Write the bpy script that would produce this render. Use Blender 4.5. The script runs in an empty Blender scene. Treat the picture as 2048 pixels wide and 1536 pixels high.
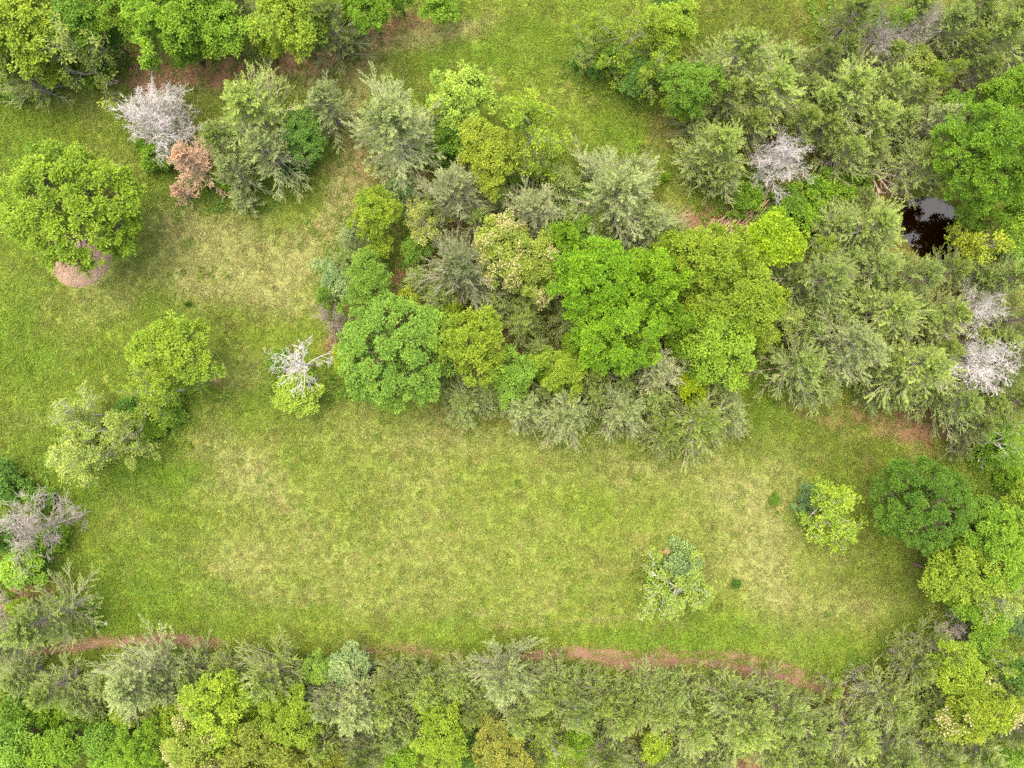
import bpy, math, random
import numpy as np

# ------------------------------------------------------------------ camera, light, exposure
scene = bpy.context.scene
C = scene.collection
CAM_H = 46.0          # drone height in metres
PPM = 32.0            # photograph pixels per metre on the ground
cam_d = bpy.data.cameras.new('camera')
cam = bpy.data.objects.new('camera', cam_d)
C.objects.link(cam)
cam.location = (0, 0, CAM_H)
cam.rotation_euler = (0, 0, 0)
cam_d.sensor_width = 36
cam_d.lens = 18 * CAM_H / 32.0
cam_d.clip_end = 3000
scene.camera = cam

SUN_EL, SUN_AZ = math.radians(74), math.radians(330)     # azimuth clockwise from +Y
world = bpy.data.worlds.new('World')
scene.world = world
world.use_nodes = True
wn = world.node_tree
wn.nodes.clear()
w_out = wn.nodes.new('ShaderNodeOutputWorld')
w_bg = wn.nodes.new('ShaderNodeBackground')
w_sky = wn.nodes.new('ShaderNodeTexSky')
w_sky.sky_type = 'NISHITA'
w_sky.sun_disc = False
w_sky.sun_elevation = SUN_EL
w_sky.sun_rotation = SUN_AZ
w_sky.dust_density = 6.0
w_sky.air_density = 0.8
w_sky.ozone_density = 0.6
w_bg.inputs['Strength'].default_value = 0.15
wn.links.new(w_sky.outputs[0], w_bg.inputs['Color'])
wn.links.new(w_bg.outputs[0], w_out.inputs['Surface'])

sun_d = bpy.data.lights.new('sun', 'SUN')
sun_d.energy = 1.5
sun_d.angle = math.radians(90)
sun_d.color = (1.0, 0.94, 0.82)
sun = bpy.data.objects.new('sun', sun_d)
C.objects.link(sun)
sun.rotation_euler = (math.pi / 2 - SUN_EL, 0, -SUN_AZ + math.pi)
sun.location = (0, 0, 60)

scene.view_settings.view_transform = 'Standard'
scene.view_settings.look = 'None'
scene.view_settings.exposure = 2.1
scene.view_settings.gamma = 1.0
scene.view_settings.use_curve_mapping = False
scene.cycles.use_denoising = False
scene.cycles.max_bounces = 6
scene.cycles.diffuse_bounces = 4
scene.cycles.transmission_bounces = 2
scene.cycles.transparent_max_bounces = 6

# ------------------------------------------------------------------ helpers
RNG = np.random.default_rng(7)


def px(x, y, z=0.0):
    """photograph pixel -> world XY at height z (straight-down camera)"""
    k = (CAM_H - z) / CAM_H / PPM
    return (x - 1024) * k, (768 - y) * k


def lattice(seed):
    return np.random.default_rng(seed).random((256, 256))


_LAT = {}


def vnoise(x, y, scale, seed=0):
    if seed not in _LAT:
        _LAT[seed] = lattice(seed + 100)
    g = _LAT[seed]
    u, v = x / scale + 57.3, y / scale + 91.7
    i, j = np.floor(u).astype(int), np.floor(v).astype(int)
    fu, fv = u - i, v - j
    fu, fv = fu * fu * (3 - 2 * fu), fv * fv * (3 - 2 * fv)
    a, b = g[i % 256, j % 256], g[(i + 1) % 256, j % 256]
    c, d = g[i % 256, (j + 1) % 256], g[(i + 1) % 256, (j + 1) % 256]
    return (a * (1 - fu) + b * fu) * (1 - fv) + (c * (1 - fu) + d * fu) * fv


def fbm(x, y, scale, seed=0, octv=4):
    s, a, t = 0, 1.0, 0
    for k in range(octv):
        s = s + a * vnoise(x, y, scale / 2 ** k, seed + k)
        t += a
        a *= 0.55
    return s / t


def norm(v):
    return v / np.maximum(np.linalg.norm(v, axis=-1, keepdims=True), 1e-9)


def mesh_np(name, V, quads=None, tris=None, attrs=None, smooth=False):
    """mesh from arrays; attrs: name -> per-vertex float array"""
    me = bpy.data.meshes.new(name)
    V = np.asarray(V, dtype=np.float32)
    nq = 0 if quads is None else len(quads)
    nt = 0 if tris is None else len(tris)
    loops = []
    if nq:
        loops.append(np.asarray(quads).reshape(-1))
    if nt:
        loops.append(np.asarray(tris).reshape(-1))
    li = np.concatenate(loops).astype(np.int32)
    starts = np.concatenate([np.arange(nq) * 4, nq * 4 + np.arange(nt) * 3]).astype(np.int32)
    tot = np.concatenate([np.full(nq, 4), np.full(nt, 3)]).astype(np.int32)
    me.vertices.add(len(V))
    me.vertices.foreach_set('co', V.reshape(-1))
    me.loops.add(len(li))
    me.loops.foreach_set('vertex_index', li)
    me.polygons.add(nq + nt)
    me.polygons.foreach_set('loop_start', starts)
    me.polygons.foreach_set('loop_total', tot)
    me.polygons.foreach_set('use_smooth', np.full(nq + nt, smooth))
    if attrs:
        for k, a in attrs.items():
            at = me.attributes.new(k, 'FLOAT', 'POINT')
            at.data.foreach_set('value', np.asarray(a, dtype=np.float32))
    me.update(calc_edges=True)
    me.validate()
    return me


def prisms(P0, P1, R0, R1, sides=3):
    """tapered prisms for many straight segments"""
    P0, P1 = np.asarray(P0, float), np.asarray(P1, float)
    R0, R1 = np.asarray(R0, float), np.asarray(R1, float)
    n = len(P0)
    d = norm(P1 - P0)
    ref = np.where(np.abs(d[:, 2:3]) > 0.9, np.array([[1.0, 0, 0]]), np.array([[0, 0, 1.0]]))
    u = norm(np.cross(d, ref))
    v = np.cross(d, u)
    a = np.arange(sides) * 2 * math.pi / sides
    ring = np.cos(a)[None, :, None] * u[:, None, :] + np.sin(a)[None, :, None] * v[:, None, :]
    A = P0[:, None, :] + ring * R0[:, None, None]
    B = P1[:, None, :] + ring * R1[:, None, None]
    V = np.concatenate([A, B], axis=1).reshape(-1, 3)
    base = np.arange(n)[:, None] * 2 * sides
    k = np.arange(sides)
    k2 = (k + 1) % sides
    Q = np.stack([base + k, base + k2, base + sides + k2, base + sides + k], axis=-1).reshape(-1, 4)
    return V, Q


def leaves(P, D, N, L, W, fold=0.18):
    """diamond leaves: base P, direction D, normal N"""
    D = norm(D)
    S = norm(np.cross(D, N))
    N = np.cross(S, D)
    L, W = L[:, None], W[:, None]
    b = P
    t = P + D * L - N * W * 0.25
    m = P + D * L * 0.45
    l = m + S * W * 0.5 + N * W * fold
    r = m - S * W * 0.5 + N * W * fold
    V = np.stack([b, r, t, l], axis=1).reshape(-1, 3)
    Q = np.arange(len(P) * 4).reshape(-1, 4)
    return V, Q


def rdirs(n, rng):
    return norm(rng.normal(size=(n, 3)))


def join_geo(parts):
    Vs, Qs, o = [], [], 0
    for V, Q in parts:
        Vs.append(V)
        Qs.append(Q + o)
        o += len(V)
    return np.concatenate(Vs), np.concatenate(Qs)


def obj(name, me, mat=None, parent=None, loc=None):
    o = bpy.data.objects.new(name, me)
    C.objects.link(o)
    if mat is not None and me is not None and len(me.materials) == 0:
        me.materials.append(mat)
    if parent is not None:
        o.parent = parent
    if loc is not None:
        o.location = loc
    return o


def tag(o, label=None, cat=None, group=None, kind=None):
    if label:
        o['label'] = label
    if cat:
        o['category'] = cat
    if group:
        o['group'] = group
    if kind:
        o['kind'] = kind
    return o


# ------------------------------------------------------------------ materials
def new_mat(name):
    m = bpy.data.materials.new(name)
    m.use_nodes = True
    nt = m.node_tree
    nt.nodes.clear()
    out = nt.nodes.new('ShaderNodeOutputMaterial')
    return m, nt, out


def N_(nt, t, **kw):
    n = nt.nodes.new(t)
    for k, v in kw.items():
        setattr(n, k, v)
    return n


def rgbmix(nt, fac, a, b, mode='MIX'):
    n = nt.nodes.new('ShaderNodeMix')
    n.data_type = 'RGBA'
    n.blend_type = mode
    for idx, val in ((0, fac), (6, a), (7, b)):
        if isinstance(val, (int, float)):
            n.inputs[idx].default_value = val
        elif isinstance(val, tuple):
            n.inputs[idx].default_value = (*val, 1)
        else:
            nt.links.new(val, n.inputs[idx])
    return n.outputs[2]


def math_(nt, op, a, b=None, clamp=False):
    n = nt.nodes.new('ShaderNodeMath')
    n.operation = op
    n.use_clamp = clamp
    for i, val in enumerate((a, b)):
        if val is None:
            continue
        if isinstance(val, (int, float)):
            n.inputs[i].default_value = val
        else:
            nt.links.new(val, n.inputs[i])
    return n.outputs[0]


def leaf_shader(nt, out, col, transl=0.35, rough=0.55, spec=0.25):
    p = N_(nt, 'ShaderNodeBsdfPrincipled')
    p.inputs['Roughness'].default_value = rough
    p.inputs['Specular IOR Level'].default_value = spec
    nt.links.new(col, p.inputs['Base Color'])
    t = N_(nt, 'ShaderNodeBsdfTranslucent')
    tc = rgbmix(nt, 1.0, col, (1.15, 1.25, 0.55), 'MULTIPLY')
    nt.links.new(tc, t.inputs['Color'])
    mx = N_(nt, 'ShaderNodeMixShader')
    mx.inputs[0].default_value = transl
    nt.links.new(p.outputs[0], mx.inputs[1])
    nt.links.new(t.outputs[0], mx.inputs[2])
    nt.links.new(mx.outputs[0], out.inputs['Surface'])


def make_leaf_mat(name, tip, tip_amt=0.6, dark=0.72, transl=0.35, spec=0.25):
    """object colour is the leaf colour; the per-leaf attribute 'tint' shifts it to young growth"""
    m, nt, out = new_mat(name)
    oi = N_(nt, 'ShaderNodeObjectInfo')
    at = N_(nt, 'ShaderNodeAttribute')
    at.attribute_name = 'tint'
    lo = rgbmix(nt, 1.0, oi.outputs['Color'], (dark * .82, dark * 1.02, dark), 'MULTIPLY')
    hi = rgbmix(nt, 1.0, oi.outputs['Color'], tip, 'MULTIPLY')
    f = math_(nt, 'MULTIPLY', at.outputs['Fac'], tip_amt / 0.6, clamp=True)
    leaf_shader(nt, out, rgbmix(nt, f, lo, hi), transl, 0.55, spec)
    return m


M_LEAF = make_leaf_mat('leaf', (2.25, 1.9, 1.7), dark=0.82)
M_NEEDLE = make_leaf_mat('cedar_foliage', (1.5, 1.42, 1.35), dark=0.78, transl=0.38, spec=0.15)


def make_blossom_mat():
    m, nt, out = new_mat('blossom')
    at = N_(nt, 'ShaderNodeAttribute')
    at.attribute_name = 'tint'
    leaf_shader(nt, out, rgbmix(nt, at.outputs['Fac'], (0.26, 0.24, 0.09), (0.42, 0.36, 0.18)), 0.25)
    return m


M_BLOSSOM = make_blossom_mat()


def make_bark():
    m, nt, out = new_mat('bark')
    oi = N_(nt, 'ShaderNodeObjectInfo')
    tc = N_(nt, 'ShaderNodeTexCoord')
    no = N_(nt, 'ShaderNodeTexNoise')
    no.inputs['Scale'].default_value = 9
    no.inputs['Detail'].default_value = 5
    nt.links.new(tc.outputs['Object'], no.inputs['Vector'])
    lo = rgbmix(nt, 1.0, oi.outputs['Color'], (0.6, 0.56, 0.55), 'MULTIPLY')
    hi = rgbmix(nt, 1.0, oi.outputs['Color'], (1.25, 1.22, 1.2), 'MULTIPLY')
    p = N_(nt, 'ShaderNodeBsdfPrincipled')
    p.inputs['Roughness'].default_value = 0.9
    p.inputs['Specular IOR Level'].default_value = 0.15
    nt.links.new(rgbmix(nt, no.outputs['Fac'], lo, hi), p.inputs['Base Color'])
    b = N_(nt, 'ShaderNodeBump')
    b.inputs['Strength'].default_value = 0.5
    b.inputs['Distance'].default_value = 0.03
    nt.links.new(no.outputs['Fac'], b.inputs['Height'])
    nt.links.new(b.outputs[0], p.inputs['Normal'])
    nt.links.new(p.outputs[0], out.inputs['Surface'])
    return m


M_BARK = make_bark()


def make_instance_mat(name, transl=0.25):
    """colour comes from the instancing point"""
    m, nt, out = new_mat(name)
    at = N_(nt, 'ShaderNodeAttribute')
    at.attribute_type = 'INSTANCER'
    at.attribute_name = 'tuft_colour'
    tv = N_(nt, 'ShaderNodeAttribute')
    tv.attribute_name = 'tint'
    lo = rgbmix(nt, 1.0, at.outputs['Color'], (0.75, 0.78, 0.7), 'MULTIPLY')
    hi = rgbmix(nt, 1.0, at.outputs['Color'], (1.3, 1.24, 1.2), 'MULTIPLY')
    leaf_shader(nt, out, rgbmix(nt, tv.outputs['Fac'], lo, hi), transl, 0.6, 0.2)
    return m


M_GRASS = make_instance_mat('grass_blade', 0.3)
M_WEED = make_instance_mat('weed_leaf', 0.3)

# ------------------------------------------------------------------ ground masks
def seg_dist(X, Y, pts):
    """distance (m) from points to a pixel polyline on the ground"""
    best = np.full(X.shape, 1e9)
    w = [px(*p) for p in pts]
    for (x0, y0), (x1, y1) in zip(w[:-1], w[1:]):
        dx, dy = x1 - x0, y1 - y0
        t = np.clip(((X - x0) * dx + (Y - y0) * dy) / (dx * dx + dy * dy), 0, 1)
        best = np.minimum(best, np.hypot(X - x0 - t * dx, Y - y0 - t * dy))
    return best


def blobs(X, Y, lst):
    s = np.zeros(X.shape)
    for b in lst:
        cx, cy, rx, ry, a = b[:5]
        rot = math.radians(b[5]) if len(b) > 5 else 0
        x0, y0 = px(cx, cy)
        dx, dy = (X - x0) * PPM, (Y - y0) * PPM
        u = dx * math.cos(rot) - dy * math.sin(rot)
        v = dx * math.sin(rot) + dy * math.cos(rot)
        s = s + a * np.exp(-((u / rx) ** 2 + (v / ry) ** 2))
    return s


POND = [(1804, 418), (1824, 396), (1858, 390), (1898, 398), (1928, 424), (1946, 460), (1944, 512), (1918, 535),
        (1868, 524), (1836, 502), (1813, 470), (1800, 442)]


def poly_sd(X, Y, pts):
    """signed distance, negative inside"""
    d = seg_dist(X, Y, pts + [pts[0]])
    w = [px(*p) for p in pts]
    ins = np.zeros(X.shape, bool)
    for (x0, y0), (x1, y1) in zip(w, w[1:] + w[:1]):
        c = ((y0 > Y) != (y1 > Y))
        with np.errstate(divide='ignore', invalid='ignore'):
            xi = (x1 - x0) * (Y - y0) / (y1 - y0 + 1e-12) + x0
        ins ^= c & (X < xi)
    return np.where(ins, -d, d)


TRACK_LOW = [(-160, 1330), (0, 1313), (100, 1299), (200, 1284), (330, 1278), (430, 1288)]
TRACK_MID = [(1010, 1318), (1060, 1314), (1150, 1306), (1235, 1328), (1300, 1334)]
TRACK_R = [(1240, 1330), (1300, 1322), (1390, 1322), (1470, 1334), (1560, 1352), (1650, 1378), (1720, 1402), (1830, 1425), (1960, 1470)]
TRACK_UP = [(1140, 1298), (1240, 1306), (1300, 1309), (1400, 1304), (1490, 1314), (1570, 1333), (1640, 1356), (1700, 1382)]
TRACK_PALE = [(740, 1300), (820, 1298), (900, 1312), (960, 1322)]
WOOD_BLOBS = [(1650, 90, 240, 120, 0), ]


def height(X, Y):
    h = (fbm(X, Y, 9.0, 31, 3) - 0.5) * 0.25 + (fbm(X, Y, 1.6, 35, 2) - 0.5) * 0.06
    sd = poly_sd(X, Y, POND)
    dep = np.clip((0.9 - sd) / 2.6, 0, 1)
    h = h - dep * dep * (3 - 2 * dep) * 1.1
    tr = np.minimum(np.minimum(seg_dist(X, Y, TRACK_LOW), seg_dist(X, Y, TRACK_MID)),
                    np.minimum(seg_dist(X, Y, TRACK_R), seg_dist(X, Y, TRACK_UP)))
    h = h - 0.06 * np.exp(-(tr / 0.45) ** 2)
    return h


def hz(x, y):
    return float(height(np.array([x]), np.array([y]))[0])


DRY = [(400, 470, 150, 60, .8), (520, 520, 130, 70, 1.0), (450, 575, 170, 50, .9, 8), (330, 455, 60, 25, .5), (220, 620, 90, 60, .5),
       (170, 600, 30, 60, .3), (420, 340, 60, 120, .2), (250, 380, 40, 100, .35), (703, 320, 18, 70, 2.0), (686, 390, 26, 60, 1.7), (655, 450, 26, 60, 1.3, 25), (720, 240, 20, 50, 1.0), (730, 160, 30, 60, .7), (600, 520, 30, 60, .6, 40),
       (630, 470, 60, 90, .35, 20), (560, 150, 160, 40, .5), (720, 110, 90, 40, .9, 25), (600, 150, 120, 30, .5), (420, 190, 120, 50, .5), (640, 180, 60, 60, .3), (920, 50, 90, 14, .7, 20), (830, 60, 80, 30, .5),
       (140, 210, 70, 30, .5), (440, 900, 90, 60, .7, 30), (500, 960, 90, 60, .6), (470, 1130, 60, 60, .5), (650, 830, 160, 60, .3),
       (830, 860, 130, 50, .55), (700, 960, 260, 120, .32), (900, 1040, 320, 150, .28), (1050, 890, 160, 40, .6), (1260, 920, 150, 40, .6, -10),
       (1530, 1090, 110, 110, .75), (1580, 1210, 80, 60, .7), (1480, 1000, 120, 90, .55), (1400, 950, 120, 60, .4), (1750, 1240, 70, 60, .4),
       (1330, 430, 60, 40, .7), (1340, 330, 30, 120, .35), (600, 1100, 250, 120, .3), (1200, 1100, 300, 120, .3), (780, 420, 50, 30, .3),
       (490, 730, 40, 50, .6), (430, 740, 50, 40, .4), (930, 130, 30, 20, .3), (1160, 260, 60, 60, .35), (985, 165, 14, 12, .9),
       (1330, 1266, 50, 6, 1.2), (720, 1200, 200, 25, .25),
       (1560, 1150, 40, 100, .4), (1700, 1200, 80, 50, .4), (1640, 820, 60, 50, .4), (900, 1180, 400, 60, .3), (1160, 1330, 200, 20, .3)]
WORN = [(985, 45), (860, 78), (745, 95), (716, 180), (707, 290), (694, 370), (660, 450), (610, 520)]
LINES = [(1100, 1246, 170, 5, 1.0, -3.5), (1000, 1230, 80, 4, .7, -2), (1060, 1221, 180, 4, .6, -3), (720, 1203, 220, 5, .5, -1), (1120, 1262, 150, 4, .5, -4), (560, 1186, 180, 5, .4, 1),
         (1180, 1238, 220, 4, .5, -3), (850, 1216, 200, 4, .4, -1)]
LUSH = [(30, 300, 60, 120, .6), (40, 640, 70, 130, .7), (120, 720, 90, 60, .4), (60, 880, 80, 80, .5), (260, 960, 120, 50, .8), (180, 1000, 120, 60, .3),
        (330, 920, 60, 50, .6, 35), (280, 1140, 140, 80, .55), (180, 1200, 90, 60, .5), (430, 1200, 130, 50, .4), (1010, 110, 150, 60, .6),
        (890, 130, 80, 40, .4), (1180, 40, 80, 40, .4), (1250, 260, 80, 70, .5), (1270, 300, 70, 60, .4), (900, 1240, 120, 40, .6), (1360, 1270, 160, 30, .7),
        (1200, 1275, 160, 20, .5), (1560, 800, 70, 110, .75), (1600, 1290, 110, 35, .8), (350, 410, 60, 30, .5), (520, 480, 26, 14, .9),
        (300, 520, 50, 30, .7), (330, 600, 60, 40, .4), (1980, 960, 40, 70, .7), (1260, 1150, 60, 60, .4), (520, 790, 90, 60, .4), (230, 1250, 90, 25, .5),
        (1040, 880, 60, 10, .4), (600, 1230, 120, 30, .3), (1520, 730, 50, 60, .5)]
OLIVE = [(1500, 60, 170, 110, .9), (1600, 120, 120, 60, .7), (1700, 900, 160, 80, .8), (1800, 1230, 80, 80, .6), (1740, 1150, 90, 80, .6), (1620, 900, 90, 60, .5),
         (1480, 870, 70, 60, .5), (1250, 170, 120, 60, .4), (560, 610, 70, 40, .6), (470, 630, 100, 40, .5), (660, 560, 30, 120, .7), (780, 150, 120, 50, .3),
         (1830, 1180, 60, 120, .6), (640, 330, 50, 60, .5), (1180, 1200, 60, 40, .3), (1700, 1300, 100, 40, .5), (230, 560, 60, 40, .4), (430, 560, 120, 60, .25),
         (800, 890, 90, 20, .3), (1960, 1000, 60, 60, .4), (1740, 1060, 60, 60, .4), (350, 240, 40, 60, .3)]
LITTER = [(240, 150, 60, 26, .8), (300, 165, 90, 20, .5), (400, 160, 60, 22, .8), (500, 165, 70, 22, .7), (620, 130, 80, 22, .6, 15), (700, 100, 60, 26, .6, 30), (750, 65, 60, 18, .6, 35), (820, 35, 60, 16, .6, 15), (270, 130, 70, 40, 1.0, 20), (340, 150, 80, 22, .8), (450, 140, 60, 30, 1.0), (560, 130, 70, 28, .8), (520, 150, 70, 18, .6), (660, 110, 60, 20, .7, 20),
          (770, 40, 60, 26, .7, 35), (840, 30, 30, 12, .5), (850, 560, 50, 60, 1.0), (830, 620, 50, 40, 1.0), (920, 470, 120, 80, .5), (1000, 560, 200, 150, .8),
          (1440, 430, 60, 30, 1.2), (1420, 480, 60, 40, .8), (700, 350, 30, 20, .4), (760, 330, 50, 40, .6), (860, 350, 60, 40, .6), (1180, 480, 150, 60, .5),
          (1200, 700, 250, 80, .8), (1050, 845, 40, 10, .8), (1280, 860, 30, 10, .8), (1340, 240, 30, 60, .6), (1860, 180, 70, 40, 1.0), (1700, 250, 180, 120, .7),
          (1860, 60, 160, 80, .8), (1760, 620, 220, 150, .9), (1950, 700, 120, 120, .9), (1700, 830, 120, 20, .5), (1820, 850, 60, 30, .7), (1880, 830, 70, 40, .8),
          (1860, 880, 40, 20, .5), (1500, 420, 80, 40, .8), (1560, 250, 150, 90, .6), (1240, 1490, 60, 60, 1.2), (1440, 1490, 90, 50, 1.2), (1490, 1510, 60, 50, 1.0),
          (950, 1420, 60, 60, .9), (1600, 1440, 160, 40, .8), (1700, 1480, 160, 60, .8), (1850, 1420, 90, 60, .8), (720, 1480, 150, 60, .6), (20, 1200, 60, 50, 1.1),
          (80, 1170, 40, 20, .8), (200, 1380, 120, 30, .5), (1400, 1390, 200, 30, .7), (600, 1370, 30, 20, .7), (1380, 440, 40, 20, .7), (1950, 180, 60, 60, .7),
          (1720, 380, 80, 50, .7), (1820, 1400, 40, 20, .8), (930, 800, 60, 10, .3), (690, 640, 30, 60, .6), (660, 690, 20, 30, .5), (425, 748, 22, 18, 1.2)]


def masks(X, Y):
    j1 = (fbm(X, Y, 3.0, 1, 4) - 0.5)
    j2 = (fbm(X, Y, 0.7, 5, 3) - 0.5)
    ca, sa = math.cos(.12), math.sin(.12)
    j3 = fbm((X * ca + Y * sa) / 7.0, (Y * ca - X * sa), .55, 91, 3) - .5
    wx = X + (fbm(X, Y, 2.2, 11, 3) - .5) * 2.4
    wy = Y + (fbm(X, Y, 2.2, 15, 3) - .5) * 2.4
    dry = np.clip(blobs(wx, wy, DRY) * 0.80 + j1 * 0.5 + j2 * 0.22 + j3 * .25 + blobs(X, Y, LINES) * (.6 + j2 * 1.4)
                  + .75 * np.exp(-(seg_dist(X, Y, WORN) / .55) ** 2), 0, 1)
    lush = np.clip(blobs(wx, wy, LUSH) + j1 * -0.6 + j2 * 0.5, 0, 1)
    olive = np.clip(blobs(wx, wy, OLIVE) + j2 * 0.6 + (fbm(X, Y, 1.6, 21, 3) - .5) * 0.8, 0, 1)
    litter = np.clip(blobs(wx, wy, LITTER) * 1.1 + j2 * 0.9 - 0.08, 0, 1)
    soil = np.zeros(X.shape)
    for line, w, a in ((TRACK_LOW, .40, 1), (TRACK_MID, .45, 1), (TRACK_R, .42, 1), (TRACK_UP, .30, .75), (TRACK_PALE, .5, .8)):
        d = seg_dist(X, Y, line) + (fbm(X, Y, 1.1, 41, 3) - .5) * 0.55
        soil = np.maximum(soil, a * np.clip(1.45 - d / w, 0, 1))
    soil = np.clip(soil + blobs(wx, wy, [(1400, 440, 40, 18, .5), (700, 290, 8, 30, .3), (800, 1312, 50, 14, .5), (380, 1288, 60, 8, .5)]), 0, 1)
    mud = np.clip(0.5 - poly_sd(X, Y, POND) / 0.8 + j2 * .8, 0, 1)
    return dry, lush, olive, litter, soil, mud


COL = dict(grass=(0.129, 0.174, 0.0195), dry=(0.182, 0.178, 0.064), lush=(0.110, 0.188, 0.015), olive=(0.085, 0.105, 0.015),
           litter=(0.150, 0.088, 0.048), soil=(0.150, 0.092, 0.054), mud=(0.035, 0.022, 0.010))


def ground_colour(X, Y):
    """numpy twin of the ground material, used to colour the tufts"""
    dry, lush, olive, litter, soil, mud = masks(X, Y)
    c = np.tile(np.array(COL['grass']), (len(X), 1))
    for m, k, a in ((olive, 'olive', .8), (lush, 'lush', .85), (dry, 'dry', .85), (litter, 'litter', .9), (soil, 'soil', 1), (mud, 'mud', 1)):
        f = (m * a)[:, None]
        c = c * (1 - f) + np.array(COL[k]) * f
    return c, (dry, lush, olive, litter, soil, mud)


def make_ground_mat():
    m, nt, out = new_mat('meadow_soil')
    tc = N_(nt, 'ShaderNodeTexCoord')

    def noise(scale, detail=4, rough=.6, dist=0.0):
        n = N_(nt, 'ShaderNodeTexNoise')
        n.inputs['Scale'].default_value = scale
        n.inputs['Detail'].default_value = detail
        n.inputs['Roughness'].default_value = rough
        n.inputs['Distortion'].default_value = dist
        nt.links.new(tc.outputs['Object'], n.inputs['Vector'])
        return n.outputs['Fac']
    fine = noise(7, 6, .7, .4)
    mid = noise(1.3, 4)
    col = rgbmix(nt, mid, tuple(c * .85 for c in COL['grass']), tuple(c * 1.12 for c in COL['grass']))
    for k, a in (('olive', .8), ('lush', .85), ('dry', .85), ('litter', .95), ('soil', 1), ('mud', 1)):
        at = N_(nt, 'ShaderNodeAttribute')
        at.attribute_name = k
        j = math_(nt, 'MULTIPLY', math_(nt, 'SUBTRACT', fine, .5), 1.2 if k != 'mud' else .3)
        edge = math_(nt, 'MULTIPLY', j, math_(nt, 'MULTIPLY', at.outputs['Fac'], math_(nt, 'SUBTRACT', 1.6, at.outputs['Fac'])))
        f = math_(nt, 'MULTIPLY', math_(nt, 'ADD', at.outputs['Fac'], edge, clamp=True), a, clamp=True)
        c0 = COL[k]
        kc = rgbmix(nt, noise(23, 3), tuple(c * .7 for c in c0), tuple(c * 1.3 for c in c0))
        col = rgbmix(nt, f, col, kc)
    vor = N_(nt, 'ShaderNodeTexVoronoi')
    vor.inputs['Scale'].default_value = 11
    nt.links.new(tc.outputs['Object'], vor.inputs['Vector'])
    sp = math_(nt, 'MULTIPLY', math_(nt, 'SUBTRACT', fine, .30), 2.4, clamp=True)
    col = rgbmix(nt, sp, rgbmix(nt, 1.0, col, (.62, .66, .6), 'MULTIPLY'), rgbmix(nt, 1.0, col, (1.12, 1.1, 1.08), 'MULTIPLY'))
    p = N_(nt, 'ShaderNodeBsdfPrincipled')
    p.inputs['Roughness'].default_value = 0.95
    p.inputs['Specular IOR Level'].default_value = 0.1
    nt.links.new(col, p.inputs['Base Color'])
    b = N_(nt, 'ShaderNodeBump')
    b.inputs['Strength'].default_value = 0.8
    b.inputs['Distance'].default_value = 0.06
    nt.links.new(math_(nt, 'ADD', fine, vor.outputs['Distance']), b.inputs['Height'])
    nt.links.new(b.outputs[0], p.inputs['Normal'])
    nt.links.new(p.outputs[0], out.inputs['Surface'])
    return m


M_GROUND = make_ground_mat()


def grid_mesh(name, xs, ys, zf, keep=None):
    X, Y = np.meshgrid(xs, ys)
    x, y = X.ravel(), Y.ravel()
    z = zf(x, y)
    nx, ny = len(xs), len(ys)
    i = np.arange(nx - 1)[None, :] + np.arange(ny - 1)[:, None] * nx
    Q = np.stack([i, i + 1, i + 1 + nx, i + nx], -1).reshape(-1, 4)
    V = np.stack([x, y, z], -1)
    return V, Q


fx = np.arange(-38, 38.01, 0.2)
fy = np.arange(-30, 30.01, 0.2)
far = np.array([2, 6, 14, 30, 60, 120, 240, 480, 900.0])
xs = np.concatenate([-38 - far[::-1], fx, 38 + far])
ys = np.concatenate([-30 - far[::-1], fy, 30 + far])
V, Q = grid_mesh('ground', xs, ys, height)
mk = masks(V[:, 0], V[:, 1])
g_me = mesh_np('ground', V, Q, attrs=dict(zip(('dry', 'lush', 'olive', 'litter', 'soil', 'mud'), mk)), smooth=True)
tag(obj('ground', g_me, M_GROUND), kind='structure')

# ------------------------------------------------------------------ dirt track (ragged sheet of red soil in the ruts)
def make_soil_mat(name, a, b, scale=16):
    m, nt, out = new_mat(name)
    tc = N_(nt, 'ShaderNodeTexCoord')
    n1 = N_(nt, 'ShaderNodeTexNoise')
    n1.inputs['Scale'].default_value = scale
    n1.inputs['Detail'].default_value = 6
    n1.inputs['Roughness'].default_value = .7
    n2 = N_(nt, 'ShaderNodeTexNoise')
    n2.inputs['Scale'].default_value = 1.4
    nt.links.new(tc.outputs['Object'], n1.inputs['Vector'])
    nt.links.new(tc.outputs['Object'], n2.inputs['Vector'])
    f = math_(nt, 'ADD', math_(nt, 'MULTIPLY', n1.outputs['Fac'], .6), math_(nt, 'MULTIPLY', n2.outputs['Fac'], .5))
    f = math_(nt, 'MULTIPLY', math_(nt, 'SUBTRACT', f, .3), 2.2, clamp=True)
    p = N_(nt, 'ShaderNodeBsdfPrincipled')
    p.inputs['Roughness'].default_value = .95
    p.inputs['Specular IOR Level'].default_value = .1
    nt.links.new(rgbmix(nt, f, a, b), p.inputs['Base Color'])
    bm = N_(nt, 'ShaderNodeBump')
    bm.inputs['Strength'].default_value = .9
    bm.inputs['Distance'].default_value = .05
    nt.links.new(n1.outputs['Fac'], bm.inputs['Height'])
    nt.links.new(bm.outputs[0], p.inputs['Normal'])
    nt.links.new(p.outputs[0], out.inputs['Surface'])
    return m


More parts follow.
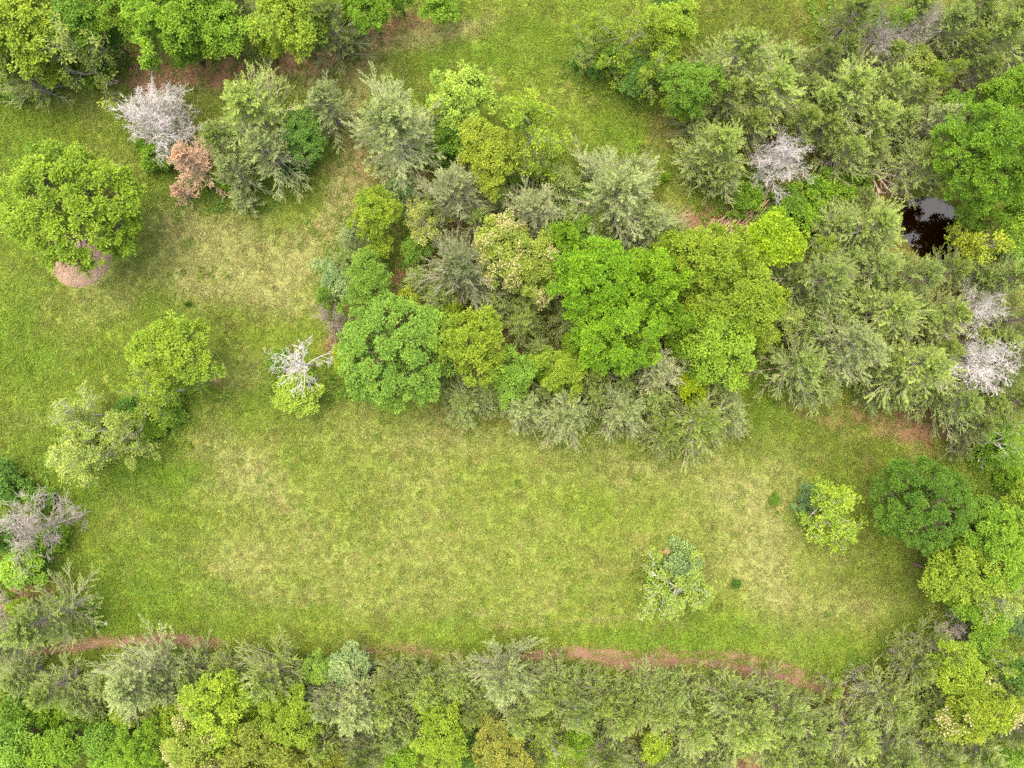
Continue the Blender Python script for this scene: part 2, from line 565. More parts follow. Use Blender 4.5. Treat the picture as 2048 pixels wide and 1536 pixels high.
M_SOIL = make_soil_mat('red_soil', (0.100, 0.055, 0.034), (0.185, 0.112, 0.070))
tx = np.arange(-38, 38, 0.11)
ty = np.arange(px(0, 1480)[1], px(0, 1285)[1] + 1.0, 0.11)
V, Q = grid_mesh('track', tx, ty, lambda x, y: height(x, y) + 0.028)
fc = V[Q].mean(axis=1)
td = np.full(len(fc), 9.0)
for line, w in ((TRACK_LOW, .30), (TRACK_MID, .36), (TRACK_R, .30), (TRACK_UP, .16)):
    td = np.minimum(td, seg_dist(fc[:, 0], fc[:, 1], line) / w)
rag = (fbm(fc[:, 0], fc[:, 1], .9, 51, 4) - .5) * 3.4 + (vnoise(fc[:, 0], fc[:, 1], .16, 55) - .5) * .7
Q = Q[td + rag < 0.86]
used, inv = np.unique(Q, return_inverse=True)
tr_me = mesh_np('dirt_track', V[used], inv.reshape(-1, 4), smooth=True)
tag(obj('dirt_track', tr_me, M_SOIL), kind='structure')

# ------------------------------------------------------------------ pond
def make_water():
    m, nt, out = new_mat('pond_water')
    tc = N_(nt, 'ShaderNodeTexCoord')
    no = N_(nt, 'ShaderNodeTexNoise')
    no.inputs['Scale'].default_value = 2.2
    no.inputs['Detail'].default_value = 3
    nt.links.new(tc.outputs['Object'], no.inputs['Vector'])
    b = N_(nt, 'ShaderNodeBump')
    b.inputs['Strength'].default_value = 0.06
    b.inputs['Distance'].default_value = 0.1
    nt.links.new(no.outputs['Fac'], b.inputs['Height'])
    fr = N_(nt, 'ShaderNodeFresnel')
    fr.inputs['IOR'].default_value = 1.45
    t = N_(nt, 'ShaderNodeBsdfTransparent')
    t.inputs['Color'].default_value = (0.42, 0.30, 0.14, 1)
    g = N_(nt, 'ShaderNodeBsdfGlossy')
    g.inputs['Roughness'].default_value = 0.02
    nt.links.new(b.outputs[0], g.inputs['Normal'])
    mx = N_(nt, 'ShaderNodeMixShader')
    nt.links.new(math_(nt, 'MULTIPLY', fr.outputs[0], 1.0), mx.inputs[0])
    nt.links.new(t.outputs[0], mx.inputs[1])
    nt.links.new(g.outputs[0], mx.inputs[2])
    nt.links.new(mx.outputs[0], out.inputs['Surface'])
    return m


wx = np.arange(px(1760, 0)[0], px(1985, 0)[0], .25)
wy = np.arange(px(0, 575)[1], px(0, 360)[1], .25)
V, Q = grid_mesh('pond', wx, wy, lambda x, y: np.full(x.shape, -0.33))
fc = V[Q].mean(axis=1)
Q = Q[poly_sd(fc[:, 0], fc[:, 1], POND) < 0.8]
used, inv = np.unique(Q, return_inverse=True)
tag(obj('pond_water', mesh_np('pond_water', V[used], inv.reshape(-1, 4), smooth=True), make_water()), kind='structure')

# ------------------------------------------------------------------ instanced ground cover (grass, weeds)
def tuft_mesh(name, n, rad, ln, wd, seed, mat, up=0.5, broad=False):
    rng = np.random.default_rng(seed)
    a = rng.random(n) * 2 * math.pi
    r = rad * np.sqrt(rng.random(n))
    P = np.stack([r * np.cos(a), r * np.sin(a), np.full(n, -0.01) + (rng.random(n) * .12 if broad else 0)], -1)
    b = a + rng.normal(size=n) * 1.0
    D = norm(np.stack([np.cos(b), np.sin(b), up * (.3 + 1.2 * rng.random(n))], -1))
    Nn = norm(np.array([0, 0, 1.0]) + rng.normal(size=(n, 3)) * .35)
    V, Q = leaves(P, D, Nn, ln * (.6 + .8 * rng.random(n)), wd * (.7 + .6 * rng.random(n)))
    me = mesh_np(name, V, Q, attrs=dict(tint=np.repeat(rng.random(n), 4)))
    me.materials.append(mat)
    return bpy.data.objects.new(name, me)


def scatter(name, X, Y, scale, colour, protos, label, cat):
    n = len(X)
    me = bpy.data.meshes.new(name)
    me.vertices.add(n)
    co = np.stack([X, Y, height(X, Y)], -1).astype(np.float32)
    me.vertices.foreach_set('co', co.reshape(-1))
    a = me.attributes.new('tuft_scale', 'FLOAT', 'POINT')
    a.data.foreach_set('value', scale.astype(np.float32))
    a = me.attributes.new('tuft_turn', 'FLOAT_VECTOR', 'POINT')
    rot = np.zeros((n, 3), np.float32)
    rot[:, 2] = RNG.random(n) * 6.283
    rot[:, :2] = RNG.normal(size=(n, 2)) * .12
    a.data.foreach_set('vector', rot.reshape(-1))
    a = me.attributes.new('tuft_colour', 'FLOAT_COLOR', 'POINT')
    cc = np.ones((n, 4), np.float32)
    cc[:, :3] = colour
    a.data.foreach_set('color', cc.reshape(-1))
    a = me.attributes.new('tuft_kind', 'INT', 'POINT')
    a.data.foreach_set('value', RNG.integers(0, len(protos), n).astype(np.int32))
    o = obj(name, me)
    ng = bpy.data.node_groups.new(name, 'GeometryNodeTree')
    ng.interface.new_socket('Geometry', in_out='INPUT', socket_type='NodeSocketGeometry')
    ng.interface.new_socket('Geometry', in_out='OUTPUT', socket_type='NodeSocketGeometry')
    gi, go = ng.nodes.new('NodeGroupInput'), ng.nodes.new('NodeGroupOutput')
    iop = ng.nodes.new('GeometryNodeInstanceOnPoints')
    g2i = ng.nodes.new('GeometryNodeGeometryToInstance')
    for pr in protos:
        oi = ng.nodes.new('GeometryNodeObjectInfo')
        oi.inputs['Object'].default_value = pr
        ng.links.new(oi.outputs['Geometry'], g2i.inputs[0])

    def attr(nm, dt):
        q = ng.nodes.new('GeometryNodeInputNamedAttribute')
        q.data_type = dt
        q.inputs['Name'].default_value = nm
        return q.outputs[0]
    ng.links.new(gi.outputs[0], iop.inputs['Points'])
    ng.links.new(g2i.outputs[0], iop.inputs['Instance'])
    iop.inputs['Pick Instance'].default_value = True
    ng.links.new(attr('tuft_kind', 'INT'), iop.inputs['Instance Index'])
    ng.links.new(attr('tuft_turn', 'FLOAT_VECTOR'), iop.inputs['Rotation'])
    ng.links.new(attr('tuft_scale', 'FLOAT'), iop.inputs['Scale'])
    ng.links.new(iop.outputs[0], go.inputs[0])
    mod = o.modifiers.new('scatter', 'NODES')
    mod.node_group = ng
    tag(o, label, cat, kind='stuff')
    return o


n = 230000
gx = RNG.uniform(-36.5, 36.5, n)
gy = RNG.uniform(-28.5, 28.5, n)
gc, (dry, lush, olive, litter, soil, mud) = ground_colour(gx, gy)
mul_d = np.hypot(gx - px(161, 512)[0], gy - px(161, 512)[1])
p_keep = np.clip(1.0 - .75 * litter - .80 * soil - 1.6 * mud - .25 * dry, 0, 1) * (mul_d > 2.15)
k = RNG.random(n) < p_keep
gx, gy, gc = gx[k], gy[k], gc[k]
lush, dry, litter = lush[k], dry[k], litter[k]
speck = fbm(gx, gy, .5, 61, 3)
bright = 0.72 + 0.58 * RNG.random(len(gx)) + (speck - .5) * .5 + (fbm(gx, gy, .22, 65, 2) - .5) * .5
gc = np.where((soil[k] > .5)[:, None], np.array([COL['grass']]), gc) * np.clip(bright, .45, 1.6)[:, None]
gc[:, 0] *= 1 + RNG.normal(size=len(gx)) * .10
g_scale = (0.75 + .55 * RNG.random(len(gx)) + .55 * lush - .15 * dry)
G_PROTO = [tuft_mesh('grass_tuft', 13, .13, .17, .026, 200 + i, M_GRASS, up=.55) for i in range(5)]
scatter('meadow_grass', gx, gy, g_scale, np.clip(gc, 0, 1), G_PROTO, 'short mixed green and straw grass of the mown meadow', 'grass')

# broad-leaved weeds and saplings on the wood floors and along the edges
UNDER = [(1640, 400, 90, 50, 1), (1560, 430, 60, 40, .9), (1480, 380, 60, 60, .8), (1700, 340, 70, 50, .6), (330, 300, 60, 40, .8), (440, 385, 70, 34, .9), (520, 380, 60, 40, .6), (610, 330, 40, 50, .6),
         (1230, 130, 90, 70, .7), (1180, 130, 40, 40, .8), (1300, 170, 50, 40, .8), (200, 130, 60, 40, .8), (60, 170, 90, 30, .6), (300, 60, 280, 60, .5), (700, 60, 100, 40, .4),
         (120, 1420, 200, 70, 1), (300, 1480, 220, 60, .9), (200, 1340, 260, 30, .5), (500, 1350, 200, 40, .6), (700, 1380, 120, 60, .7), (900, 1370, 160, 40, .6), (860, 1430, 80, 60, .9), (1250, 1360, 160, 30, .5),
         (1150, 1440, 120, 60, .5), (900, 1520, 140, 40, .5), (1700, 1330, 60, 20, .5), (1830, 1300, 70, 40, .8), (1980, 1280, 80, 60, .9), (1950, 1180, 80, 80, .7), (1990, 920, 50, 60, .8), (1980, 980, 40, 40, .5),
         (60, 980, 60, 60, 1), (100, 1080, 60, 60, .9), (20, 1130, 60, 60, .9), (15, 1230, 20, 40, .6), (190, 880, 60, 40, .9), (300, 840, 70, 40, .9), (340, 900, 50, 30, .4), (400, 790, 60, 40, .5), (590, 770, 60, 50, .7),
         (700, 780, 40, 20, .6), (850, 300, 80, 60, .7), (1000, 360, 100, 30, .5), (1140, 390, 60, 50, .7), (840, 520, 40, 60, .6), (800, 490, 50, 40, .6), (700, 480, 50, 60, .5), (1380, 790, 60, 40, .5),
         (1480, 690, 60, 40, .5), (1730, 700, 60, 60, .5), (1680, 640, 60, 40, .4), (1820, 590, 80, 40, .4), (1560, 600, 60, 60, .4), (1720, 790, 100, 25, .6), (1960, 760, 90, 40, .4), (1650, 30, 60, 60, .4), (1780, 100, 80, 60, .5),
         (1900, 250, 80, 60, .4), (1960, 420, 60, 60, .5), (1320, 1150, 40, 40, .7), (1370, 1200, 60, 60, .4), (1640, 1040, 60, 40, .5), (1850, 1000, 110, 100, .3), (1500, 340, 60, 60, .4), (1420, 400, 60, 40, .4),
         (1080, 620, 260, 160, .35), (1230, 700, 200, 100, .35), (780, 690, 120, 120, .3), (320, 1300, 160, 10, .3), (1040, 1340, 60, 20, .3), (660, 620, 30, 90, .4), (1560, 740, 20, 40, .4)]
n = 60000
ux = RNG.uniform(-35, 35, n)
uy = RNG.uniform(-27, 27, n)
um = np.clip(blobs(ux, uy, UNDER) * (.25 + 1.7 * fbm(ux, uy, 1.4, 71, 3)) - .14, 0, 1)
um *= poly_sd(ux, uy, POND) > .3
um *= np.minimum(np.minimum(seg_dist(ux, uy, TRACK_LOW), seg_dist(ux, uy, TRACK_R)), seg_dist(ux, uy, TRACK_MID)) > .5
um *= np.hypot(ux - px(161, 512)[0], uy - px(161, 512)[1]) > 2.2
k = RNG.random(n) < um * .75
ux, uy = ux[k], uy[k]
vv = fbm(ux, uy, 2.0, 81, 3)[:, None]
uc = np.array([[0.060, 0.125, 0.014]]) * (1 - vv) + np.array([[0.125, 0.175, 0.016]]) * vv
uc = uc * (0.65 + .7 * RNG.random((len(ux), 1)))
W_PROTO = [tuft_mesh('weed_tuft', 18, .2, .17, .09, 300 + i, M_WEED, up=.55, broad=True) for i in range(4)]
scatter('undergrowth', ux, uy, .6 + .9 * RNG.random(len(ux)), uc, W_PROTO, 'low leafy green weeds covering the ground below the trees', 'undergrowth')

# fallen brown leaves on the wood floor
n = 90000
lx = RNG.uniform(-35, 35, n)
ly = RNG.uniform(-27, 27, n)
lm = masks(lx, ly)
k = RNG.random(n) < np.clip(lm[3] * .85 - lm[5], 0, 1)
lx, ly = lx[k], ly[k]
v = RNG.random((len(lx), 1))
lc = np.array([[0.10, 0.045, 0.022]]) * (1 - v) + np.array([[0.30, 0.17, 0.095]]) * v
L_PROTO = [tuft_mesh('fallen_leaves', 5, .16, .11, .075, 400 + i, M_GRASS, up=.12) for i in range(3)]
scatter('leaf_litter', lx, ly, .7 + .6 * RNG.random(len(lx)), lc, L_PROTO, 'brown fallen leaves scattered over the bare wood floor', 'leaf litter')

# ------------------------------------------------------------------ tree generators (all in metres, base at origin)
def grow(S, D, L, R, levels, rng, kids=(5, 5, 4), seg=3, ratio=.55, wob=.22, trop=.08, ang=(25, 65), rmin=.007, start=.25):
    """vectorised branching; returns segment arrays and tips"""
    P0s, P1s, A, B, tips, tdir = [], [], [], [], [], []
    S, D, L, R = (np.asarray(q, float) for q in (S, D, L, R))
    for lv in range(levels):
        n = len(S)
        pts = [S]
        d = norm(D)
        dirs = [d]
        for _ in range(seg):
            d = norm(d + rng.normal(size=(n, 3)) * wob + np.array([0, 0, trop]))
            pts.append(pts[-1] + d * (L / seg)[:, None])
            dirs.append(d)
        end = .45 if lv < levels - 1 else .35
        rad = [R * (1 - (1 - end) * i / seg) for i in range(seg + 1)]
        for i in range(seg):
            P0s.append(pts[i]); P1s.append(pts[i + 1])
            A.append(np.maximum(rad[i], rmin)); B.append(np.maximum(rad[i + 1], rmin))
        tips.append(pts[-1]); tdir.append(d)
        if lv == levels - 1:
            break
        kk = kids[min(lv, len(kids) - 1)]
        nS, nD, nL, nR = [], [], [], []
        for c in range(kk):
            f = start + (1 - start) * (c + rng.random(n)) / kk
            q = np.clip(f * seg, 0, seg - 1e-6)
            i0 = q.astype(int)
            t = (q - i0)[:, None]
            pa = np.stack(pts, 0)
            p = pa[i0, np.arange(n)] * (1 - t) + pa[i0 + 1, np.arange(n)] * t
            dd = np.stack(dirs, 0)[i0 + 1, np.arange(n)]
            side = norm(np.cross(dd, rng.normal(size=(n, 3))))
            a = np.radians(rng.uniform(ang[0], ang[1], n))[:, None]
            nS.append(p); nD.append(dd * np.cos(a) + side * np.sin(a))
            nL.append(L * ratio * rng.uniform(.65, 1.25, n))
            nR.append(np.maximum(R * (1 - .6 * f) * .6, rmin))
        S, D, L, R = np.concatenate(nS), np.concatenate(nD), np.concatenate(nL), np.concatenate(nR)
    return (np.concatenate(P0s), np.concatenate(P1s), np.concatenate(A), np.concatenate(B)), np.concatenate(tips[-2:]), np.concatenate(tdir[-2:])


def trunk_mesh(name, h, r, rng, lean=.04, sides=8, seg=6, top=.35):
    p = [np.array([0, 0, -0.35])]
    for i in range(seg):
        p.append(np.array([rng.normal() * lean * h * .3 * (i + 1) / seg, rng.normal() * lean * h * .3 * (i + 1) / seg, h * (i + 1) / seg]))
    p = np.array(p)
    rad = r * np.linspace(1, top, seg + 1)
    rad[0] = r * 1.35
    a = np.arange(sides) * 2 * math.pi / sides
    V = np.concatenate([np.stack([q[0] + rr * np.cos(a), q[1] + rr * np.sin(a), np.full(sides, q[2])], -1) for q, rr in zip(p, rad)])
    Qs = []
    for i in range(seg):
        for k in range(sides):
            k2 = (k + 1) % sides
            Qs.append((i * sides + k, i * sides + k2, (i + 1) * sides + k2, (i + 1) * sides + k))
    me = mesh_np(name, V, np.array(Qs), smooth=True)
    me.materials.append(M_BARK)
    return me, p


def leaf_cloud(centres, crad, per, rng, ln, wd, outward, flat=.8, droop=.1):
    """leaf quads around clump centres"""
    n = len(centres) * per
    c = np.repeat(centres, per, axis=0)
    cr = np.repeat(crad, per)[:, None]
    o = np.repeat(outward, per, axis=0)
    q = rdirs(n, rng) * (rng.random((n, 1)) ** .45)
    q[:, 2] = np.abs(q[:, 2]) * .75 - .12
    P = c + q * cr
    D = norm(q * np.array([1, 1, .35]) + rng.normal(size=(n, 3)) * .45 + o * .35 - np.array([0, 0, droop]))
    Nn = norm(np.array([0, 0, 1.0]) * flat + o * .25 + q * .25 + rng.normal(size=(n, 3)) * .36)
    ct = np.repeat(rng.random(len(centres)), per)
    tint = np.clip(ct * .65 + rng.random(n) * .45 - .05, 0, 1)
    V, Q = leaves(P, D, Nn, ln * (.65 + .7 * rng.random(n)), wd * (.7 + .6 * rng.random(n)))
    return V, Q, np.repeat(tint, 4)


def make_round(name, R, h, seed, boughs=26, clumps=15, per=26, ln=.2, wd=.12, low=.18, flatten=.75, lobes=.2, base=None, brs=.30, rv=(.52, .90)):
    """broadleaved tree: trunk mesh, limb mesh, crown mesh"""
    rng = np.random.default_rng(seed)
    zc = h - R * flatten if base is None else base
    i = np.arange(boughs) + .5
    cosz = 1 - i / boughs * (1 + low)
    cosz = np.clip(cosz + rng.normal(size=boughs) * .05, -.5, 1)
    az = i * 2.39996 + rng.random(boughs) * .8
    sz = np.sqrt(1 - cosz ** 2)
    ph = rng.random(4) * 6.28
    lob = 1 + lobes * (.5 * np.sin(2 * az + ph[0]) + .4 * np.sin(3 * az + ph[1]) + .35 * np.sin(5 * az + ph[2]))
    rr = rng.uniform(rv[0], rv[1], boughs) * lob
    bc = np.stack([R * rr * sz * np.cos(az), R * rr * sz * np.sin(az), zc + R * flatten * rng.uniform(rv[0], rv[1] - .02, boughs) * cosz], -1)
    br = R * brs * rng.uniform(.6, 1.2, boughs)
    bo = norm(bc - np.array([0, 0, zc - R * .35]))
    # clumps on the outer side of each bough
    n = boughs * clumps
    q = norm(rdirs(n, rng) + np.repeat(bo, clumps, 0) * .75 + np.array([0, 0, .30]))
    cc = np.repeat(bc, clumps, 0) + q * (np.repeat(br, clumps) * np.where(rng.random(n) < .14, rng.uniform(1.15, 1.6, n), rng.uniform(.6, 1.08, n)))[:, None] * np.array([1, 1, .85])
    cc[:, 2] = np.maximum(cc[:, 2], .12)
    cr = rng.uniform(.15, .33, n) * min(1.0, .6 + R / 5)
    V, Q, t = leaf_cloud(cc, cr, per, rng, ln, wd, q)
    bt = np.repeat(rng.random(boughs), clumps * per * 4)
    # leaves of the inner crown
    ni = boughs * 3
    qi = rdirs(ni, rng)
    qi[:, 2] = np.abs(qi[:, 2]) * .9 - .15
    ci = np.array([0, 0, zc]) + qi * np.array([R, R, R * flatten]) * rng.uniform(.30, .58, (ni, 1))
    ci[:, 2] = np.maximum(ci[:, 2], .12)
    V2, Q2, t2 = leaf_cloud(ci, rng.uniform(.2, .4, ni) * min(1.0, .6 + R / 5), max(per // 2, 8), rng, ln * 1.1, wd * 1.1, norm(qi))
    Q = np.concatenate([Q, Q2 + len(V)])
    V = np.concatenate([V, V2])
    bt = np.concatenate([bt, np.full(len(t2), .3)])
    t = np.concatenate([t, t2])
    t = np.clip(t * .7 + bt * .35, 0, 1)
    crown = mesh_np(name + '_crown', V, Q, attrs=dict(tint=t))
    tme, tp = trunk_mesh(name + '_trunk', max(zc, .3) + .15 * R, .05 * R + .05, rng)
    # limbs to every bough
    top = tp[-1]
    st = tp[rng.integers(len(tp) // 2, len(tp), boughs)]
    mid = st * .5 + bc * .5 + np.array([0, 0, -.10 * R]) + rng.normal(size=(boughs, 3)) * .06 * R
    r0 = .016 * R + .018
    tw0 = np.repeat(bc, clumps, 0)
    g = join_geo([prisms(st, mid, np.full(boughs, r0), np.full(boughs, r0 * .65), 4), prisms(mid, bc, np.full(boughs, r0 * .65), np.full(boughs, r0 * .35), 4),
                  prisms(tw0, cc, np.full(n, .014), np.full(n, .006), 3)])
    lme = mesh_np(name + '_limbs', *g)
    lme.materials.append(M_BARK)
    return dict(trunk=tme, limbs=lme, crown=crown, R=R, h=h, zc=zc)


def make_loose(name, R, h, seed, limbs=7, per=13, ln=.19, wd=.09, leafy=.8, spread=.33):
    """open-crowned tree with bare pale limbs showing; each limb a mesh of its own"""
    rng = np.random.default_rng(seed)
    tme, tp = trunk_mesh(name + '_trunk', h * .55, .016 * h + .02, rng)
    lms, Vs, Qs, Ts, off = [], [], [], [], 0
    for i in range(limbs):
        a = i * 2.39996 + rng.random() * .6
        f = .45 + .55 * i / max(limbs - 1, 1)
        s = tp[min(int(f * (len(tp) - 1)), len(tp) - 1)]
        el = math.radians(20 + 48 * (i / limbs))
        L = math.hypot(R * .80, h * .3) * rng.uniform(.75, 1.0)
        d = np.array([math.cos(a) * math.cos(el), math.sin(a) * math.cos(el), math.sin(el)])
        sg, tips, td = grow([s], [d], [L], [.0098 * h + .013], 4, rng, kids=(5, 4, 3), ratio=.50, wob=.20, trop=.03, rmin=.009)
        me = mesh_np(name + '_limb', *prisms(*sg, sides=3))
        me.materials.append(M_BARK)
        lms.append(me)
        if leafy > 0:
            k = rng.random(len(tips)) < leafy * rng.uniform(.55, 1.25)
            t_, d_ = tips[k], td[k]
            if len(t_):
                V, Q, t = leaf_cloud(t_, np.full(len(t_), spread) * rng.uniform(.5, 1.1, len(t_)), per, rng, ln, wd, norm(d_ + np.array([0, 0, .4])))
                Vs.append(V); Qs.append(Q + off); Ts.append(t); off += len(V)
    crown = None
    if Vs:
        crown = mesh_np(name + '_crown', np.concatenate(Vs), np.concatenate(Qs), attrs=dict(tint=np.concatenate(Ts)))
    return dict(trunk=tme, limb_list=lms, crown=crown, R=R, h=h)


def make_dead(name, R, h, seed, limbs=9, kids=(6, 5, 4), low=.12, ratio=.5, rmin=.011, base_r=.042, trop=.02, levels=4, el0=12, el1=80):
    rng = np.random.default_rng(seed)
    tme, tp = trunk_mesh(name + '_trunk', h * .6, base_r + .012 * h, rng, lean=.1)
    lms = []
    for i in range(limbs):
        u = (i + .5) / limbs
        a = i * 2.39996 + rng.random() * .7
        s0 = tp[-1] * (low + (1 - low) * u)
        el = math.radians(el0 + (el1 - el0) * u ** 1.3)
        L = math.hypot(R * .95 * math.cos(el), (h - s0[2]) * math.sin(el)) * rng.uniform(.75, 1.05)
        d = np.array([math.cos(a) * math.cos(el), math.sin(a) * math.cos(el), math.sin(el)])
        sg, tips, td = grow([s0], [d], [L], [base_r * .75], levels, rng, kids=kids, ratio=ratio, wob=.2, trop=trop, rmin=rmin, ang=(22, 62), start=.2)
        me = mesh_np(name + '_limb', *prisms(*sg, sides=3))
        me.materials.append(M_BARK)
        lms.append(me)
    return dict(trunk=tme, limb_list=lms, crown=None, R=R, h=h)


def make_cedar(name, R, h, seed, prim=116, per=9, nleaf=12, ln=.112, wd=.037, bare=.12, power=.60):
    """feathery evergreen: upswept branches carrying long plumes fringed with short needles"""
    rng = np.random.default_rng(seed)
    tme, tp = trunk_mesh(name + '_trunk', h * .92, .022 * h + .02, rng, lean=.03, top=.1)
    u = (np.arange(prim) + .5) / prim
    t = .08 + .92 * u ** .8
    az = np.arange(prim) * 2.39996 + rng.random(prim) * 1.2
    ph = rng.random(4) * 6.28
    lob = 1 + .14 * np.sin(2 * az + ph[0]) + .13 * np.sin(3 * az + ph[1]) + .09 * np.sin(7 * az + ph[2])
    L = (R * (1.03 - t) ** power * lob * rng.uniform(.68, 1.08, prim) + .18)
    el = np.radians(10 + 46 * t + rng.normal(size=prim) * 10)
    seg = 5
    zf = t * h * .92
    base = np.stack([np.interp(zf, tp[:, 2], tp[:, 0]), np.interp(zf, tp[:, 2], tp[:, 1]), zf], -1)
    d = np.stack([np.cos(az) * np.cos(el), np.sin(az) * np.cos(el), np.sin(el)], -1)
    pts, dirs = [base], [d]
    for i in range(seg):
        d = norm(d + np.array([0, 0, .04]) + rng.normal(size=(prim, 3)) * .08)
        pts.append(pts[-1] + d * (L / seg)[:, None])
        dirs.append(d)
    pa, da = np.stack(pts), np.stack(dirs)
    P0, P1, r0, r1 = [], [], [], []
    rb = .012 + .007 * L
    for i in range(seg):
        P0.append(pa[i]); P1.append(pa[i + 1])
        r0.append(rb * (1 - .17 * i)); r1.append(rb * (1 - .17 * (i + 1)))
    # plumes: the last one continues the branch itself
    n = prim * per
    pi = np.repeat(np.arange(prim), per)
    f = np.tile((np.arange(per) + .7) / per, prim) * (1 - bare) + bare + rng.normal(size=n) * .04
    last = np.tile(np.arange(per) == per - 1, prim)
    f = np.clip(np.where(last, .8, f * .93), 0, .97)
    q = f * seg
    i0 = q.astype(int)
    tt = (q - i0)[:, None]
    sp = pa[i0, pi] * (1 - tt) + pa[i0 + 1, pi] * tt
    sd = da[i0 + 1, pi]
    side = norm(np.cross(sd, np.array([0, 0, 1.0]) + rng.normal(size=(n, 3)) * .45))
    sgn = np.where(np.arange(n) % 2 == 0, 1.0, -1.0)[:, None]
    ang = np.where(last, 0, np.radians(rng.uniform(14, 40, n)))[:, None]
    D2 = norm(sd * np.cos(ang) + side * sgn * np.sin(ang) + np.array([0, 0, .10]) + rng.normal(size=(n, 3)) * .09)
    L2 = np.clip(np.repeat(L, per) * rng.uniform(.22, .44, n) * (1.15 - .5 * f), .22, .8)
    curl = norm(rng.normal(size=(n, 3))) * .35 + np.array([0, 0, .18])
    m1 = sp + D2 * (L2 * .5)[:, None]
    D3 = norm(D2 + curl * .8)
    E2 = m1 + D3 * (L2 * .5)[:, None]
    P0 += [sp, m1]; P1 += [m1, E2]
    r0 += [np.full(n, .010), np.full(n, .007)]; r1 += [np.full(n, .007), np.full(n, .003)]
    wood = mesh_np(name + '_branches', *prisms(np.concatenate(P0), np.concatenate(P1), np.concatenate(r0), np.concatenate(r1), 3))
    wood.materials.append(M_BARK)
    LP, LD, LL, LW, LT = [], [], [], [], []
    bt = np.repeat(rng.random(prim), per)
    for j in range(nleaf):
        g = .12 + .88 * (j + .3) / nleaf
        if g < .5:
            p, dd = sp + D2 * (L2 * g)[:, None], D2
        else:
            p, dd = m1 + D3 * (L2 * (g - .5))[:, None], D3
        s2 = norm(np.cross(dd, rng.normal(size=(n, 3)) * .5 + np.array([0, 0, 1.0])))
        a2 = np.radians(rng.uniform(18, 52, n))[:, None] * (1 if j % 2 == 0 else -1)
        if j == nleaf - 1:
            a2 = a2 * .1
        LP.append(p)
        LD.append(dd * np.cos(a2) + s2 * np.sin(a2) + np.array([0, 0, .12]))
        LL.append(ln * rng.uniform(.6, 1.25, n) * (1.15 - .35 * g))
        LW.append(wd * rng.uniform(.7, 1.3, n))
        LT.append(np.clip(bt * .35 + rng.random(n) * .3 + .4 * g, 0, 1))
    P, D, LL, LW, LT = np.concatenate(LP), np.concatenate(LD), np.concatenate(LL), np.concatenate(LW), np.concatenate(LT)
    V, Q = leaves(P, D, norm(np.array([0, 0, 1.0]) + rng.normal(size=(len(P), 3)) * .35), LL, LW, .1)
    crown = mesh_np(name + '_crown', V, Q, attrs=dict(tint=np.repeat(LT, 4)))
    return dict(trunk=tme, branches=wood, crown=crown, R=R, h=h)


# ------------------------------------------------------------------ library of tree meshes shared by the copies
def add_blossom(v, name, seed, share=.5):
    rng = np.random.default_rng(seed)
    me = v['crown']
    co = np.empty(len(me.vertices) * 3, np.float32)
    me.vertices.foreach_get('co', co)
    tips = co.reshape(-1, 4, 3)[:, 2]
    zc = v['zc'] + .1 * v['R']
    out = norm(tips - np.array([0, 0, zc - v['R'] * .4]))
    reach = np.linalg.norm((tips - np.array([0, 0, zc])) / v['R'], axis=1)
    patch = np.sin(tips[:, 0] * 1.7 + 1) + np.sin(tips[:, 1] * 1.9 + .4) > -.3
    k = (reach > .72) & (tips[:, 2] > zc) & (rng.random(len(tips)) < share) & patch
    P, O = tips[k] + out[k] * .05, out[k]
    n = len(P)
    V, Q = leaves(P, norm(O * .6 + rng.normal(size=(n, 3)) * .6), norm(np.array([0, 0, 1.]) + rng.normal(size=(n, 3)) * .4),
                  np.full(n, .15) * rng.uniform(.6, 1.3, n), np.full(n, .10) * rng.uniform(.6, 1.3, n))
    b = mesh_np(name, V, Q, attrs=dict(tint=np.repeat(rng.random(n), 4)))
    b.materials.append(M_BLOSSOM)
    return b


LIB = {'big': [make_round('large_tree', 4.2, 8.6, 1000 + i, boughs=76, clumps=14, per=27, ln=.165, wd=.105, brs=.185, lobes=.10, low=.42) for i in range(3)],
       'dome': [make_round('dome_tree', 4.2, 8.0, 1050 + i, boughs=120, clumps=10, per=26, ln=.155, wd=.10, brs=.135, lobes=.05, low=.40, rv=(.70, .90)) for i in range(2)],
       'mid': [make_round('round_tree', 2.4, 6.0, 1100 + i, boughs=34, clumps=13, per=26, ln=.15, wd=.095, brs=.225, lobes=.35) for i in range(7)],
       'small': [make_round('small_tree', 1.3, 3.4, 1200 + i, boughs=18, clumps=10, per=22, ln=.14, wd=.085, brs=.29, lobes=.4) for i in range(5)],
       'shrub': [make_round('shrub', 1.2, 1.7, 1300 + i, boughs=17, clumps=9, per=22, ln=.16, wd=.09, base=.45, low=.05, flatten=.95, brs=.34, lobes=.4) for i in range(5)],
       'flat': [make_round('flat_tree', 2.2, 5.0, 1400, boughs=34, clumps=16, per=26, ln=.17, wd=.12, low=-.35, flatten=.42, brs=.22, lobes=.3)],
       'loose': [make_loose('open_tree', 2.2, 6.0, 1500 + i, leafy=[.9, .62, .8, .5, .75, .85][i]) for i in range(6)],
       'cedar': [make_cedar('cedar', 2.2, 5.9, 1600 + i, bare=[.1, .2, .12, .3, .15, .1, .25, .15][i]) for i in range(8)],
       'cedarlet': [make_cedar('young_cedar', 1.2, 3.4, 1700 + i, prim=48, per=6, nleaf=11) for i in range(4)],
       'twiggy': [make_dead('bare_shrub', 1.3, 2.0, 1800 + i, limbs=11, kids=(5, 5, 3), base_r=.025, rmin=.008, low=.02, el0=25) for i in range(2)]}
